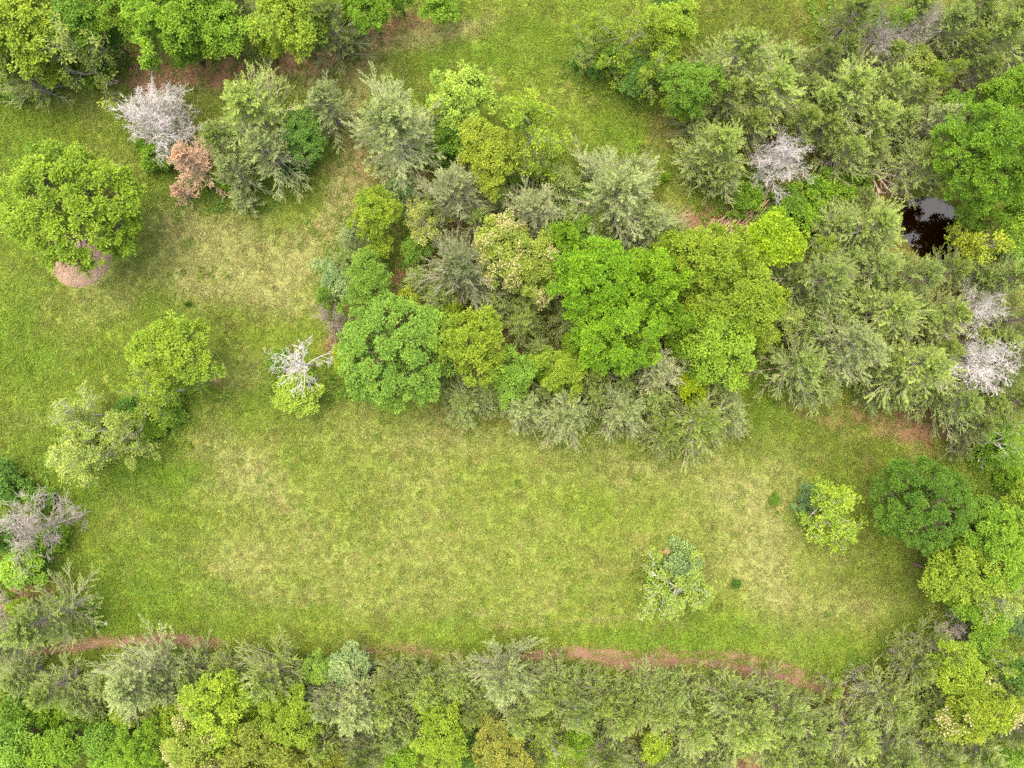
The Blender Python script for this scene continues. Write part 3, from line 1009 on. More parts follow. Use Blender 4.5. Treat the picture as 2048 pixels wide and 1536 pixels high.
def measure(v):
    """real reach and height of a finished tree"""
    cos = []
    for me in ([v['crown']] if v.get('crown') else v['limb_list']):
        co = np.empty(len(me.vertices) * 3, np.float32)
        me.vertices.foreach_get('co', co)
        cos.append(co.reshape(-1, 3))
    co = np.concatenate(cos)
    v['R'] = float(np.percentile(np.hypot(co[:, 0], co[:, 1]), 96))
    v['h'] = float(np.percentile(co[:, 2], 99.5))


for vs in LIB.values():
    for v in vs:
        measure(v)
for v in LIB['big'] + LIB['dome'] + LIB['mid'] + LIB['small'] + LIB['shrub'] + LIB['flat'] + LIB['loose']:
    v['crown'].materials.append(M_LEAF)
for v in LIB['cedar'] + LIB['cedarlet']:
    v['crown'].materials.append(M_NEEDLE)
BLOSSOM = {k: [add_blossom(v, 'blossom', 1900 + i) for i, v in enumerate(LIB[k])] for k in ('mid', 'small')}

PAL = dict(lime=(0.122, 0.186, 0.015), bright=(0.098, 0.182, 0.013), green=(0.082, 0.158, 0.016), dark=(0.054, 0.118, 0.016), yellow=(0.130, 0.194, 0.016),
           gold=(0.142, 0.190, 0.018), pale=(0.155, 0.205, 0.042), mint=(0.096, 0.168, 0.022), silver=(0.110, 0.168, 0.060), blue=(0.078, 0.140, 0.050),
           oak=(0.060, 0.118, 0.012), olive=(0.112, 0.145, 0.018), cream=(0.135, 0.182, 0.028),
           cedar=(0.148, 0.200, 0.042), cpale=(0.190, 0.232, 0.080), cgrey=(0.190, 0.212, 0.092), cdark=(0.106, 0.148, 0.024), colive=(0.146, 0.196, 0.030), rust=(0.44, 0.285, 0.20),
           cbright=(0.178, 0.236, 0.044))
BARK = dict(cedar=(0.25, 0.22, 0.17), round=(0.12, 0.092, 0.06), loose=(0.28, 0.255, 0.21), white=(0.40, 0.385, 0.355), grey=(0.245, 0.225, 0.195), mauve=(0.20, 0.17, 0.15))
KINDS = {'B': ('mid', 'round_tree'), 'X': ('big', 'large_tree'), 'b': ('small', 'small_tree'), 'S': ('shrub', 'shrub'), 'F': ('flat', 'flat_topped_tree'),
         'L': ('loose', 'open_tree'), 'C': ('cedar', 'cedar_tree'), 'c': ('cedarlet', 'young_cedar'), 'T': ('twiggy', 'bare_shrub'), 'D': ('dead', 'dead_tree')}
GROUPS = {'B': 'round leafy trees', 'X': 'large leafy trees', 'b': 'small leafy trees', 'S': 'leafy shrubs', 'F': 'flat-topped trees', 'L': 'open leafy trees with pale limbs',
          'C': 'feathery cedars', 'c': 'young cedars', 'T': 'bare twiggy shrubs', 'D': 'dead bare trees'}
CATS = {'B': 'tree', 'X': 'tree', 'b': 'tree', 'S': 'shrub', 'F': 'tree', 'L': 'tree', 'C': 'cedar', 'c': 'cedar', 'T': 'shrub', 'D': 'dead tree'}
NTH = ['', 'first', 'second', 'third', 'fourth', 'fifth', 'sixth', 'seventh', 'eighth', 'ninth', 'tenth', 'eleventh', 'twelfth', 'thirteenth', 'fourteenth', 'fifteenth',
       'sixteenth', 'seventeenth', 'eighteenth', 'nineteenth', 'twentieth', 'twenty-first', 'twenty-second', 'twenty-third', 'twenty-fourth', 'twenty-fifth', 'twenty-sixth',
       'twenty-seventh', 'twenty-eighth', 'twenty-ninth', 'thirtieth', 'thirty-first', 'thirty-second', 'thirty-third', 'thirty-fourth', 'thirty-fifth']
ROWS = {'@tl': 'in the wood along the top left edge', '@front': 'in the strip just below the dirt track', '@back': 'along the bottom edge of the photo',
        '@gs': 'on the south fringe of the central grove', '@gn': 'on the north fringe of the central grove', '@gm': 'inside the central grove',
        '@tc': 'in the clump at the top centre edge', '@ne': 'in the wood north of the pond', '@se': 'in the wood south of the pond', '@er': 'in the thicket at the lower right edge', '@ul': 'in the clump beside the white dead tree'}
ADJ = dict(lime='lime green', bright='bright green', green='mid green', dark='dark green', yellow='yellow-green', gold='golden green', pale='pale green', mint='mint green', silver='silvery green',
           blue='blue-green', oak='deep green', olive='olive green', cream='cream-flowering', cedar='grey-green', cpale='pale grey', cgrey='ash grey', cdark='dark olive', colive='olive', rust='rust brown', cbright='light green')
NOUN = {'B': 'round tree', 'X': 'large tree', 'b': 'small tree', 'S': 'shrub', 'F': 'flat-topped tree', 'L': 'open-crowned tree', 'C': 'feathery cedar', 'c': 'young cedar', 'T': 'bare twiggy shrub', 'D': 'dead tree'}

# kind, x, y, radius (pixels of the photograph), colour, label or row, options
TREES = [
    # wood along the top left edge
    ('B', 50, 55, 95, 'yellow', 'tall yellow-green tree filling the top left corner', {}),
    ('B', 165, 35, 70, 'green', '@tl', {}), ('L', 140, 105, 80, 'pale', 'half-bare tree with a fan of grey branches, top left wood', dict(v=3, bark='grey')),
    ('C', 45, 150, 55, 'colive', '@tl', {}), ('b', 100, 140, 42, 'yellow', '@tl', {}), ('S', 185, 120, 48, 'green', '@tl', {}), ('b', 10, 100, 40, 'yellow', '@tl', {}), ('S', 10, 170, 40, 'green', '@tl', {}),
    ('B', 255, 15, 70, 'bright', '@tl', {}), ('B', 340, 55, 88, 'bright', 'broad bright green tree directly above the white dead tree', {}), ('B', 435, 55, 68, 'bright', '@tl', {}), ('C', 490, 20, 55, 'colive', '@tl', {}),
    ('b', 535, 90, 32, 'lime', '@tl', {}), ('B', 590, 50, 78, 'lime', '@tl', {}), ('C', 660, 60, 66, 'cdark', '@tl', {}), ('c', 700, 85, 32, 'colive', '@tl', {}), ('B', 740, 12, 55, 'bright', '@tl', {}),
    ('b', 880, 8, 40, 'bright', 'rounded bright green tree cut by the top edge, right of the wood', {}), ('c', 515, 118, 26, 'colive', '@tl', {}), ('B', 400, 0, 60, 'bright', '@tl', {}), ('b', 700, 10, 40, 'bright', '@tl', {}),
    ('C', 30, 95, 50, 'colive', '@tl', {}), ('b', 220, 75, 36, 'dark', '@tl', {}), ('b', 640, 5, 45, 'lime', '@tl', {}), ('b', 380, 105, 34, 'green', '@tl', {}), ('b', 800, -2, 30, 'green', '@tl', {}),
    # clump beside the white dead tree
    ('S', 330, 310, 45, 'bright', '@ul', {}), ('S', 290, 290, 30, 'green', '@ul', {}),
    ('C', 385, 325, 48, 'rust', 'rust-brown dead cedar right below the white dead tree', dict(v=3)), ('c', 365, 385, 24, 'rust', 'small rust-brown dead cedar at the foot of the larger one', {}),
    ('C', 515, 225, 82, 'cbright', '@ul', dict(v=1)), ('C', 450, 285, 55, 'cedar', '@ul', dict(v=6)), ('C', 540, 305, 66, 'cpale', '@ul', dict(v=3)), ('B', 605, 270, 56, 'dark', 'dark green bushy tree at the right end of the white dead tree clump', dict(h=3.4)),
    ('S', 590, 330, 34, 'dark', '@ul', {}), ('C', 655, 215, 54, 'cpale', '@ul', dict(v=1)), ('C', 470, 345, 48, 'cpale', '@ul', dict(v=3)), ('b', 503, 348, 17, 'lime', 'tiny lime sapling among pale cedars of the white dead tree clump', {}),
    ('S', 445, 365, 26, 'bright', '@ul', {}), ('c', 490, 402, 30, 'cpale', '@ul', {}), ('S', 410, 360, 22, 'lime', '@ul', {}),
    # single trees on the left
    ('X', 142, 410, 126, 'lime', 'big round yellow-green tree standing over a mulch bed', dict(lib='dome', v=0, c=(0.112, 0.182, 0.012))),
    ('B', 358, 698, 84, 'lime', 'round lime tree alone in the left meadow', dict(v=5)), ('L', 308, 782, 66, 'lime', 'paler open tree just below the round lime tree', dict(v=0)), ('T', 425, 750, 18, 'mauve', 'tangled brown brush beside the round lime tree', {}),
    ('S', 345, 822, 34, 'green', 'dark green shrub below the round lime tree pair', {}), ('S', 255, 820, 30, 'dark', 'dark shrub left of the paler open tree', {}), ('S', 310, 855, 28, 'bright', 'low bright green shrub near the meadow edge', {}),
    ('L', 138, 835, 58, 'pale', 'thin pale tree with white twigs, left meadow', dict(v=3, bark='white')), ('L', 235, 870, 62, 'pale', 'pale yellow-green tree in the middle of the left trio', dict(v=0)), ('L', 150, 922, 66, 'pale', 'pale feathery tree at the bottom of the left trio', dict(v=2)),
    ('S', 185, 882, 32, 'bright', 'bright green shrub between the pale left trees', {}), ('b', 590, 785, 50, 'lime', 'lime green bush under the bare white limbed tree', dict(h=2.2)), ('S', 560, 720, 26, 'green', 'small green shrub left of the bare white limbed tree', {}),
    # left edge
    ('S', 15, 965, 46, 'dark', 'dark green shrub at the left edge above the grey dead tree', {}), ('S', 75, 1000, 34, 'green', 'green shrub touching the top of the grey dead tree', {}), ('S', 8, 1075, 40, 'dark', 'dark green shrub left of the grey dead tree', {}), ('b', 42, 1135, 48, 'bright', 'bright green bush under the grey dead tree', dict(h=2.4)),
    ('S', 105, 1080, 36, 'bright', 'green shrub right under the grey dead tree limbs', {}),
    ('T', 20, 1215, 40, 'mauve', 'brown bare brush at the left edge', {}), ('b', 35, 1213, 20, 'lime', 'lime sapling in the brown brush at the left edge', {}), ('C', 90, 1240, 70, 'cedar', 'bushy cedar above the left end of the dirt track', {}), ('C', 18, 1285, 48, 'cpale', 'pale cedar in the left edge above the track', {}),
    # upper middle
    ('C', 795, 262, 96, 'cpale', 'wide pale feathery cedar alone left of the golden tree', dict(v=1)), ('B', 925, 200, 68, 'lime', 'light green tree above the golden tree', dict(c=(0.14, 0.215, 0.03))), ('b', 905, 265, 48, 'green', 'mid green tree between the wide pale cedar and golden tree', {}), ('S', 880, 300, 40, 'green', 'green shrub at the foot of the wide pale cedar', {}),
    ('L', 1062, 245, 82, 'yellow', 'tall yellow-green tree with pale bare branches above the central grove', dict(v=2, h=7.5)), ('B', 980, 312, 70, 'gold', 'golden green tree above the central grove', dict(v=5)), ('L', 1065, 330, 45, 'pale', 'thin pale tree right of the golden tree', dict(v=1, bark='white')), ('S', 1010, 350, 34, 'bright', 'bright green shrub right under the golden tree', {}),
    # north fringe of grove
    ('C', 910, 385, 72, 'cgrey', '@gn', dict(v=3)), ('C', 1070, 420, 66, 'cgrey', '@gn', dict(v=6)), ('C', 1235, 388, 96, 'cpale', '@gn', dict(v=1)), ('c', 1190, 335, 36, 'cpale', '@gn', {}), ('C', 1125, 372, 44, 'cedar', '@gn', {}),
    ('C', 1295, 452, 62, 'cpale', '@gn', dict(v=4)), ('S', 1150, 415, 44, 'dark', '@gn', {}), ('S', 1060, 375, 30, 'dark', '@gn', {}), ('C', 1200, 455, 52, 'cedar', '@gn', {}), ('b', 1165, 480, 44, 'green', '@gn', {}), ('c', 1340, 470, 36, 'cedar', '@gn', {}),
    # central grove
    ('B', 750, 425, 54, 'yellow', 'yellow-green round tree at the upper left of the central grove', {}), ('b', 800, 388, 40, 'silver', 'silvery green bush topping the central grove on the left', dict(h=3)), ('L', 842, 450, 58, 'pale', 'open tree with pale twisted limbs in upper left grove', dict(v=1, bark='white', c=(0.16, 0.19, 0.04))), ('C', 715, 470, 40, 'cpale', '@gm', dict(v=6)),
    ('b', 755, 500, 34, 'yellow', '@gm', {}), ('b', 672, 555, 48, 'silver', 'silvery blue-green bush at the left edge of the grove', dict(h=2.6)), ('B', 740, 560, 55, 'mint', '@gm', {}), ('C', 925, 540, 80, 'cedar', '@gm', dict(v=0, c=(.105, .125, .05))), ('C', 880, 595, 52, 'cedar', '@gm', {}),
    ('B', 1005, 500, 66, 'cream', 'pale green tree in cream flower, left of the two in the grove', dict(bl=1, v=1)), ('B', 1075, 545, 62, 'cream', 'tree densely covered in cream flowers, centre of the grove', dict(bl=1, v=4, h=6.3)), ('C', 985, 605, 50, 'cedar', '@gm', {}), ('C', 1048, 640, 48, 'colive', '@gm', {}),
    ('X', 1190, 560, 92, 'bright', 'largest bright green tree in the central grove, upper left crown', dict(v=1, c=(.10, .20, .010), h=7.8)), ('B', 1305, 560, 78, 'bright', 'bright green crown right in the centre of the grove', dict(c=(.105, .20, .010), h=7.2, v=2)), ('X', 1240, 655, 95, 'bright', 'bright green crown at the lower centre of the grove', dict(v=2, c=(.105, .205, .010), h=7.8)),
    ('B', 1410, 520, 80, 'lime', 'yellow-lime tree beside the bright green crowns', dict(h=6.8)), ('B', 1475, 600, 82, 'lime', 'yellow-green tree at the right end of the grove', dict(h=6.6)), ('F', 1532, 490, 66, 'lime', 'vivid lime flat-topped tree left of the pond', dict(c=(.118, .190, .006))), ('B', 1440, 685, 80, 'green', 'mottled green tree at the lower right of the grove', dict(h=6, c=(.108, .185, .014))), ('L', 1568, 640, 55, 'pale', 'thin yellowish tree at the grove right tip', dict(v=4)), ('b', 1515, 665, 40, 'lime', '@gm', {}),
    ('X', 785, 705, 112, 'mint', 'big rounded green tree at the lower left of the grove', dict(lib='dome', v=1, c=(.088, .165, .020), h=6.6)), ('T', 662, 640, 40, 'mauve', 'mauve bare shrub at the left grove edge', {}), ('B', 945, 690, 80, 'yellow', 'bright yellow-green tree right of the big rounded green tree', dict(h=6.4, v=6)), ('b', 815, 605, 30, 'gold', '@gm', {}), ('B', 1022, 750, 54, 'green', '@gm', dict(c=(.10, .185, .022))), ('B', 1125, 742, 54, 'lime', '@gm', {}),
    ('C', 1185, 745, 42, 'colive', '@gm', {}), ('C', 1310, 740, 70, 'cgrey', '@gm', dict(v=4)), ('b', 1378, 770, 38, 'lime', 'vivid lime small tree on the south edge of the grove', dict(c=(.15, .22, .006), h=3.6)), ('b', 690, 720, 30, 'yellow', '@gm', {}), ('S', 705, 765, 22, 'bright', '@gm', {}), ('C', 1075, 700, 34, 'cedar', '@gm', {}), ('b', 830, 500, 34, 'green', '@gm', {}),
    ('C', 700, 520, 40, 'cedar', '@gm', {}), ('C', 960, 440, 40, 'cedar', '@gm', {}), ('b', 1390, 620, 50, 'lime', '@gm', dict(h=6)), ('b', 1370, 690, 44, 'bright', '@gm', dict(h=4.6)), ('b', 1120, 480, 40, 'bright', '@gm', dict(h=5)),
    # south fringe of grove
    ('C', 930, 805, 50, 'cedar', '@gs', {}), ('C', 1045, 815, 50, 'cpale', '@gs', dict(v=1)), ('C', 1132, 832, 62, 'cpale', '@gs', dict(v=5)), ('C', 1245, 822, 60, 'cpale', '@gs', dict(v=1)), ('C', 1390, 845, 78, 'colive', '@gs', dict(v=0)), ('C', 1450, 822, 52, 'cpale', '@gs', dict(v=4)), ('C', 1330, 862, 54, 'colive', '@gs', {}),
    ('C', 1190, 790, 44, 'cedar', '@gs', {}), ('C', 980, 775, 40, 'cedar', '@gs', {}), ('C', 1300, 800, 50, 'cedar', '@gs', {}), ('c', 1090, 780, 34, 'cedar', '@gs', {}), ('c', 880, 780, 28, 'cedar', '@gs', {}),
    # filling in between
    ('C', 860, 425, 44, 'cedar', '@gm', {}), ('C', 1130, 640, 40, 'cedar', '@gm', {}), ('C', 840, 560, 40, 'cedar', '@gm', {}), ('b', 905, 620, 30, 'yellow', '@gm', {}), ('C', 1060, 590, 40, 'colive', '@gm', {}), ('b', 1070, 730, 36, 'bright', '@gm', {}),
    ('C', 1245, 765, 48, 'cedar', '@gm', {}), ('b', 1340, 640, 46, 'bright', '@gm', dict(h=6)), ('b', 1340, 500, 44, 'lime', '@gm', dict(h=6.2)), ('b', 1500, 540, 44, 'lime', '@gm', dict(h=5)), ('b', 1530, 600, 46, 'lime', '@gm', dict(h=4.6)), ('C', 870, 755, 30, 'cedar', '@gm', {}), ('b', 880, 640, 34, 'lime', '@gm', {}),
    ('b', 1400, 740, 40, 'green', '@gm', dict(h=4)), ('C', 1360, 720, 40, 'cpale', '@gm', {}), ('b', 650, 590, 24, 'mint', '@gm', {}), ('b', 720, 610, 40, 'mint', '@gm', {}), ('b', 1150, 690, 36, 'bright', '@gm', dict(h=4.5)), ('C', 1430, 770, 46, 'cedar', '@gs', {}), ('C', 1130, 440, 44, 'cedar', '@gn', {}),
    ('C', 1010, 400, 40, 'cedar', '@gn', {}), ('C', 1270, 350, 46, 'cpale', '@gn', dict(v=1)), ('C', 1390, 240, 40, 'cedar', '@ne', {}), ('C', 1560, 130, 50, 'cedar', '@ne', {}), ('C', 1610, 180, 44, 'cedar', '@ne', {}), ('C', 1640, 210, 50, 'cbright', '@ne', {}), ('C', 1800, 250, 50, 'cedar', '@ne', {}), ('C', 1740, 300, 46, 'cedar', '@ne', {}),
    ('C', 1960, 50, 46, 'cedar', '@ne', {}), ('C', 2040, 110, 46, 'cedar', '@ne', {}), ('b', 1980, 200, 46, 'green', '@ne', {}), ('b', 1905, 215, 36, 'green', '@ne', {}), ('C', 1640, 130, 40, 'cdark', '@ne', {}), ('C', 1400, 330, 40, 'cedar', '@ne', {}),
    ('C', 1700, 520, 50, 'cedar', '@se', {}), ('C', 1790, 590, 50, 'cedar', '@se', {}), ('C', 1840, 640, 50, 'cedar', '@se', {}), ('C', 1670, 640, 50, 'cedar', '@se', {}), ('C', 1760, 730, 50, 'cbright', '@se', {}), ('C', 1640, 770, 48, 'cedar', '@se', {}), ('C', 1960, 560, 44, 'cedar', '@se', {}),
    ('C', 1860, 780, 50, 'cedar', '@se', {}), ('C', 1790, 790, 44, 'cedar', '@se', {}), ('C', 2000, 680, 50, 'cedar', '@se', {}), ('C', 1620, 610, 44, 'cedar', '@se', {}), ('b', 2040, 500, 44, 'green', '@se', {}), ('b', 2030, 420, 46, 'bright', '@se', dict(h=5)), ('C', 1940, 850, 40, 'cdark', '@se', {}),
    ('b', 1900, 1090, 46, 'bright', '@er', {}), ('B', 2020, 1130, 56, 'bright', '@er', {}), ('b', 1980, 1240, 40, 'bright', '@er', {}), ('b', 1960, 1290, 36, 'green', '@er', {}), ('C', 1860, 1370, 48, 'cedar', '@er', {}), ('C', 2010, 1390, 44, 'cedar', '@er', {}), ('b', 2040, 1010, 44, 'lime', '@er', {}), ('C', 1900, 1440, 44, 'cedar', '@er', {}),
    ('C', 220, 1350, 46, 'cedar', '@front', {}), ('C', 340, 1360, 46, 'cpale', '@front', {}), ('C', 430, 1360, 44, 'cedar', '@front', {}), ('C', 590, 1345, 44, 'cedar', '@front', {}), ('C', 820, 1345, 36, 'cedar', '@front', {}), ('C', 890, 1390, 44, 'cedar', '@front', {}), ('C', 970, 1380, 46, 'cedar', '@front', {}), ('C', 1120, 1345, 46, 'cedar', '@front', {}),
    ('C', 1290, 1360, 44, 'cedar', '@front', {}), ('C', 1440, 1370, 48, 'cedar', '@front', {}), ('C', 1530, 1430, 50, 'cbright', '@front', {}), ('C', 1820, 1400, 44, 'cedar', '@front', {}),
    ('C', 660, 1400, 50, 'cpale', '@back', {}), ('C', 770, 1410, 50, 'cbright', '@back', {}), ('b', 520, 1420, 44, 'lime', '@back', {}), ('b', 350, 1440, 44, 'lime', '@back', {}), ('C', 1160, 1430, 50, 'cedar', '@back', {}), ('C', 1290, 1530, 44, 'cedar', '@back', {}), ('C', 1460, 1480, 46, 'cedar', '@back', {}), ('C', 1730, 1520, 50, 'cbright', '@back', {}),
    ('C', 820, 1450, 44, 'cedar', '@back', {}), ('C', 930, 1440, 40, 'cedar', '@back', {}), ('b', 590, 1500, 50, 'olive', '@back', {}), ('b', 660, 1525, 44, 'olive', '@back', {}), ('b', 940, 1520, 40, 'dark', '@back', {}), ('C', 1060, 1520, 40, 'cdark', '@back', {}), ('b', 230, 1525, 44, 'bright', '@back', {}), ('b', 80, 1520, 46, 'bright', '@back', {}),
    # strip below the track, front row
    ('C', 45, 1345, 46, 'cedar', '@front', {}), ('C', 108, 1365, 48, 'cbright', '@front', {}), ('C', 165, 1385, 44, 'cedar', '@front', {}), ('C', 280, 1345, 80, 'cpale', '@front', dict(v=1)), ('c', 318, 1408, 36, 'cbright', '@front', {}),
    ('C', 385, 1338, 48, 'cedar', '@front', {}), ('C', 445, 1330, 42, 'colive', '@front', {}), ('C', 545, 1340, 62, 'cbright', '@front', dict(v=5)), ('C', 490, 1350, 44, 'cedar', '@front', {}), ('b', 690, 1335, 50, 'silver', 'silvery green bush below the dirt track', dict(h=2.4)), ('b', 640, 1330, 34, 'mint', '@front', {}),
    ('T', 728, 1335, 28, 'grey', 'grey bare brush beside the silvery bush', {}), ('C', 780, 1355, 44, 'colive', '@front', {}), ('C', 855, 1370, 44, 'cbright', '@front', {}), ('C', 920, 1350, 46, 'cbright', '@front', {}), ('C', 945, 1405, 44, 'colive', '@front', {}), ('C', 1010, 1345, 72, 'cpale', '@front', dict(v=1)),
    ('C', 1085, 1360, 52, 'cbright', '@front', {}), ('C', 1150, 1385, 58, 'cedar', '@front', {}), ('C', 1205, 1372, 48, 'colive', '@front', {}), ('C', 1260, 1385, 46, 'colive', '@front', {}), ('C', 1335, 1362, 50, 'cedar', '@front', {}), ('C', 1395, 1385, 46, 'colive', '@front', {}), ('C', 1480, 1410, 82, 'cbright', '@front', dict(v=1)),
    ('C', 1560, 1395, 60, 'cedar', '@front', {}), ('C', 1610, 1430, 58, 'cedar', '@front', {}), ('T', 1722, 1372, 40, 'grey', 'bare grey shrub standing at the right end of the track', {}), ('C', 1775, 1392, 56, 'cbright', '@front', {}), ('c', 1660, 1345, 26, 'yellow', '@front', {}), ('c', 610, 1360, 34, 'colive', '@front', {}),
    # strip below the track, back
    ('S', 250, 1385, 26, 'lime', '@front', {}), ('S', 470, 1370, 26, 'lime', '@front', {}), ('S', 600, 1385, 28, 'bright', '@front', {}), ('S', 760, 1370, 26, 'lime', '@front', {}), ('S', 830, 1395, 30, 'lime', '@front', {}), ('S', 1060, 1395, 24, 'lime', '@front', {}),
    ('S', 40, 1430, 44, 'green', '@back', {}), ('S', 100, 1430, 40, 'bright', '@back', {}), ('S', 150, 1410, 34, 'bright', '@back', {}), ('b', 30, 1490, 50, 'green', '@back', {}), ('b', 130, 1490, 46, 'bright', '@back', {}), ('b', 210, 1480, 44, 'green', '@back', {}), ('b', 250, 1425, 28, 'yellow', '@back', {}), ('S', 190, 1440, 34, 'green', '@back', {}),
    ('B', 440, 1415, 78, 'lime', '@back', dict(v=3)), ('b', 368, 1385, 24, 'lime', '@back', {}), ('B', 582, 1430, 62, 'lime', '@back', {}), ('C', 715, 1408, 70, 'cpale', '@back', dict(v=1)), ('B', 395, 1485, 66, 'cream', 'mottled cream and green tree near the bottom left', dict(bl=1)), ('B', 445, 1465, 46, 'bright', '@back', {}),
    ('B', 285, 1490, 52, 'bright', '@back', {}), ('b', 325, 1515, 34, 'bright', '@back', {}), ('B', 520, 1515, 80, 'olive', '@back', {}), ('C', 785, 1465, 50, 'cedar', '@back', {}), ('C', 725, 1500, 55, 'cdark', '@back', {}), ('b', 862, 1405, 44, 'lime', '@back', {}), ('B', 885, 1475, 60, 'lime', '@back', {}), ('b', 800, 1522, 34, 'bright', '@back', {}),
    ('B', 1000, 1498, 64, 'gold', 'olive-gold tree at the bottom centre edge', dict(c=(.150, .170, .028))), ('C', 1040, 1425, 50, 'cbright', '@back', {}), ('C', 1085, 1440, 46, 'cbright', '@back', {}), ('L', 1105, 1500, 58, 'yellow', 'yellow tree with white limbs at the bottom edge', dict(v=0, bark='white')), ('C', 1240, 1425, 52, 'cbright', '@back', {}), ('C', 1315, 1410, 58, 'cbright', '@back', {}),
    ('C', 1385, 1445, 64, 'cbright', '@back', {}), ('b', 1310, 1490, 34, 'yellow', '@back', {}), ('C', 1210, 1500, 54, 'cdark', '@back', {}), ('C', 1350, 1525, 50, 'cedar', '@back', {}), ('C', 1425, 1530, 50, 'cedar', '@back', {}), ('C', 1540, 1490, 60, 'cbright', '@back', {}), ('C', 1605, 1500, 54, 'cbright', '@back', {}),
    ('C', 1700, 1460, 62, 'cbright', '@back', {}), ('C', 1780, 1500, 72, 'cedar', '@back', dict(v=2)), ('C', 1850, 1430, 56, 'colive', '@back', {}), ('C', 1640, 1540, 50, 'cdark', '@back', {}), ('C', 650, 1480, 50, 'colive', '@back', {}), ('b', 640, 1440, 40, 'lime', '@back', {}), ('b', 1160, 1480, 34, 'bright', '@back', {}), ('C', 1865, 1500, 55, 'cedar', '@back', {}),
    # lower right edge
    ('X', 1850, 1010, 96, 'oak', 'dense dark green round tree at the right side of the meadow', dict(lib='dome', v=1, c=(.043, .094, .007), h=5.4)), ('L', 1672, 1020, 74, 'lime', 'lime open tree with white limbs left of the dark round tree', dict(v=2, bark='loose', h=4.4, c=(.125, .192, .012))), ('S', 1618, 1000, 32, 'blue', 'blue-green shrub beside the lime open tree', {}),
    ('L', 1364, 1193, 84, 'lime', 'lone lime tree with white bare limbs in the lower meadow', dict(v=1, bark='white', h=4.2, c=(.125, .182, .026))), ('S', 1362, 1130, 44, 'silver', 'silvery shrub under the lone lime tree', dict(h=1.8)), ('S', 1312, 1165, 28, 'bright', 'bright green shrub left of the lone lime tree', {}),
    ('B', 1985, 1080, 76, 'bright', '@er', {}), ('B', 1945, 1135, 66, 'lime', '@er', {}), ('b', 1880, 1150, 52, 'lime', '@er', {}), ('L', 2015, 1195, 60, 'pale', '@er', dict(bark='white')), ('b', 2030, 1245, 30, 'blue', '@er', {}), ('L', 2020, 890, 55, 'bright', '@er', dict(bark='white')), ('S', 1990, 900, 40, 'green', '@er', {}), ('T', 1920, 890, 26, 'mauve', '@er', {}), ('c', 1918, 905, 24, 'cdark', '@er', {}),
    ('S', 2030, 960, 34, 'bright', '@er', {}), ('T', 1905, 1255, 40, 'grey', 'pale bare twigs above the yellow trees, lower right', {}), ('C', 1875, 1300, 48, 'colive', '@er', {}), ('C', 1825, 1330, 48, 'colive', '@er', {}), ('B', 1905, 1335, 56, 'yellow', '@er', {}), ('B', 1945, 1410, 78, 'cream', 'yellow tree with cream flowers in the lower right corner', dict(bl=1, c=(.132, .185, .014))), ('L', 2000, 1320, 46, 'lime', '@er', dict(bark='white')),
    ('C', 1945, 1495, 60, 'cedar', '@er', {}), ('C', 2030, 1450, 54, 'cdark', '@er', {}), ('b', 2015, 1522, 40, 'green', '@er', {}), ('b', 1930, 1210, 40, 'bright', '@er', {}), ('b', 1960, 1025, 44, 'green', '@er', {}), ('b', 2040, 1350, 36, 'dark', '@er', {}),
    # wood north of the pond
    ('L', 1262, 62, 66, 'yellow', '@ne', {}), ('B', 1340, 60, 54, 'lime', '@ne', {}), ('L', 1182, 95, 36, 'pale', '@ne', dict(bark='grey')), ('S', 1180, 122, 36, 'dark', '@ne', {}), ('b', 1272, 152, 44, 'dark', '@ne', dict(h=2.6)), ('L', 1315, 125, 52, 'lime', '@ne', {}), ('b', 1230, 120, 36, 'green', '@ne', {}), ('b', 1340, 15, 40, 'dark', '@ne', {}), ('L', 1195, 40, 46, 'yellow', '@ne', {}),
    ('B', 1378, 180, 64, 'green', 'rounded green tree at the left tip of the wood north of the pond', {}), ('b', 1362, 215, 34, 'lime', 'lime edge bush under the rounded green tree at the wood tip', {}), ('C', 1480, 115, 70, 'cbright', '@ne', dict(v=5)), ('C', 1540, 190, 72, 'cbright', '@ne', dict(v=0)), ('C', 1450, 195, 52, 'colive', '@ne', {}), ('C', 1435, 295, 66, 'cbright', '@ne', dict(v=2)), ('C', 1445, 350, 52, 'cedar', '@ne', {}),
    ('C', 1600, 250, 50, 'colive', '@ne', {}), ('C', 1690, 190, 70, 'cbright', '@ne', dict(v=5)), ('C', 1775, 180, 55, 'cbright', '@ne', {}), ('C', 1745, 245, 60, 'cbright', '@ne', dict(v=0)), ('C', 1690, 305, 52, 'cbright', '@ne', {}), ('C', 1650, 260, 44, 'colive', '@ne', {}), ('C', 1500, 255, 50, 'colive', '@ne', {}),
    ('C', 1700, 40, 50, 'cdark', '@ne', {}), ('C', 1680, 110, 46, 'cdark', '@ne', {}), ('L', 1785, 30, 44, 'bright', '@ne', {}), ('C', 1890, 55, 56, 'cedar', '@ne', {}), ('C', 1990, 75, 62, 'cbright', '@ne', dict(v=2)), ('C', 1945, 15, 50, 'colive', '@ne', {}), ('C', 1770, 118, 42, 'cbright', '@ne', {}), ('L', 1890, 138, 40, 'lime', '@ne', {}), ('b', 1832, 118, 32, 'pale', '@ne', {}),
    ('C', 1955, 150, 48, 'cdark', '@ne', {}), ('C', 2035, 30, 50, 'colive', '@ne', {}), ('C', 1872, 248, 56, 'cpale', '@ne', dict(v=4)), ('C', 1840, 325, 56, 'cbright', '@ne', dict(v=2)), ('B', 2030, 185, 56, 'bright', '@ne', {}), ('X', 1985, 308, 102, 'bright', 'large deep green tree at the right edge above the pond', dict(v=2, h=8.2, c=(.075, .15, .010))), ('C', 1930, 95, 40, 'colive', '@ne', {}), ('C', 1830, 190, 44, 'colive', '@ne', {}),
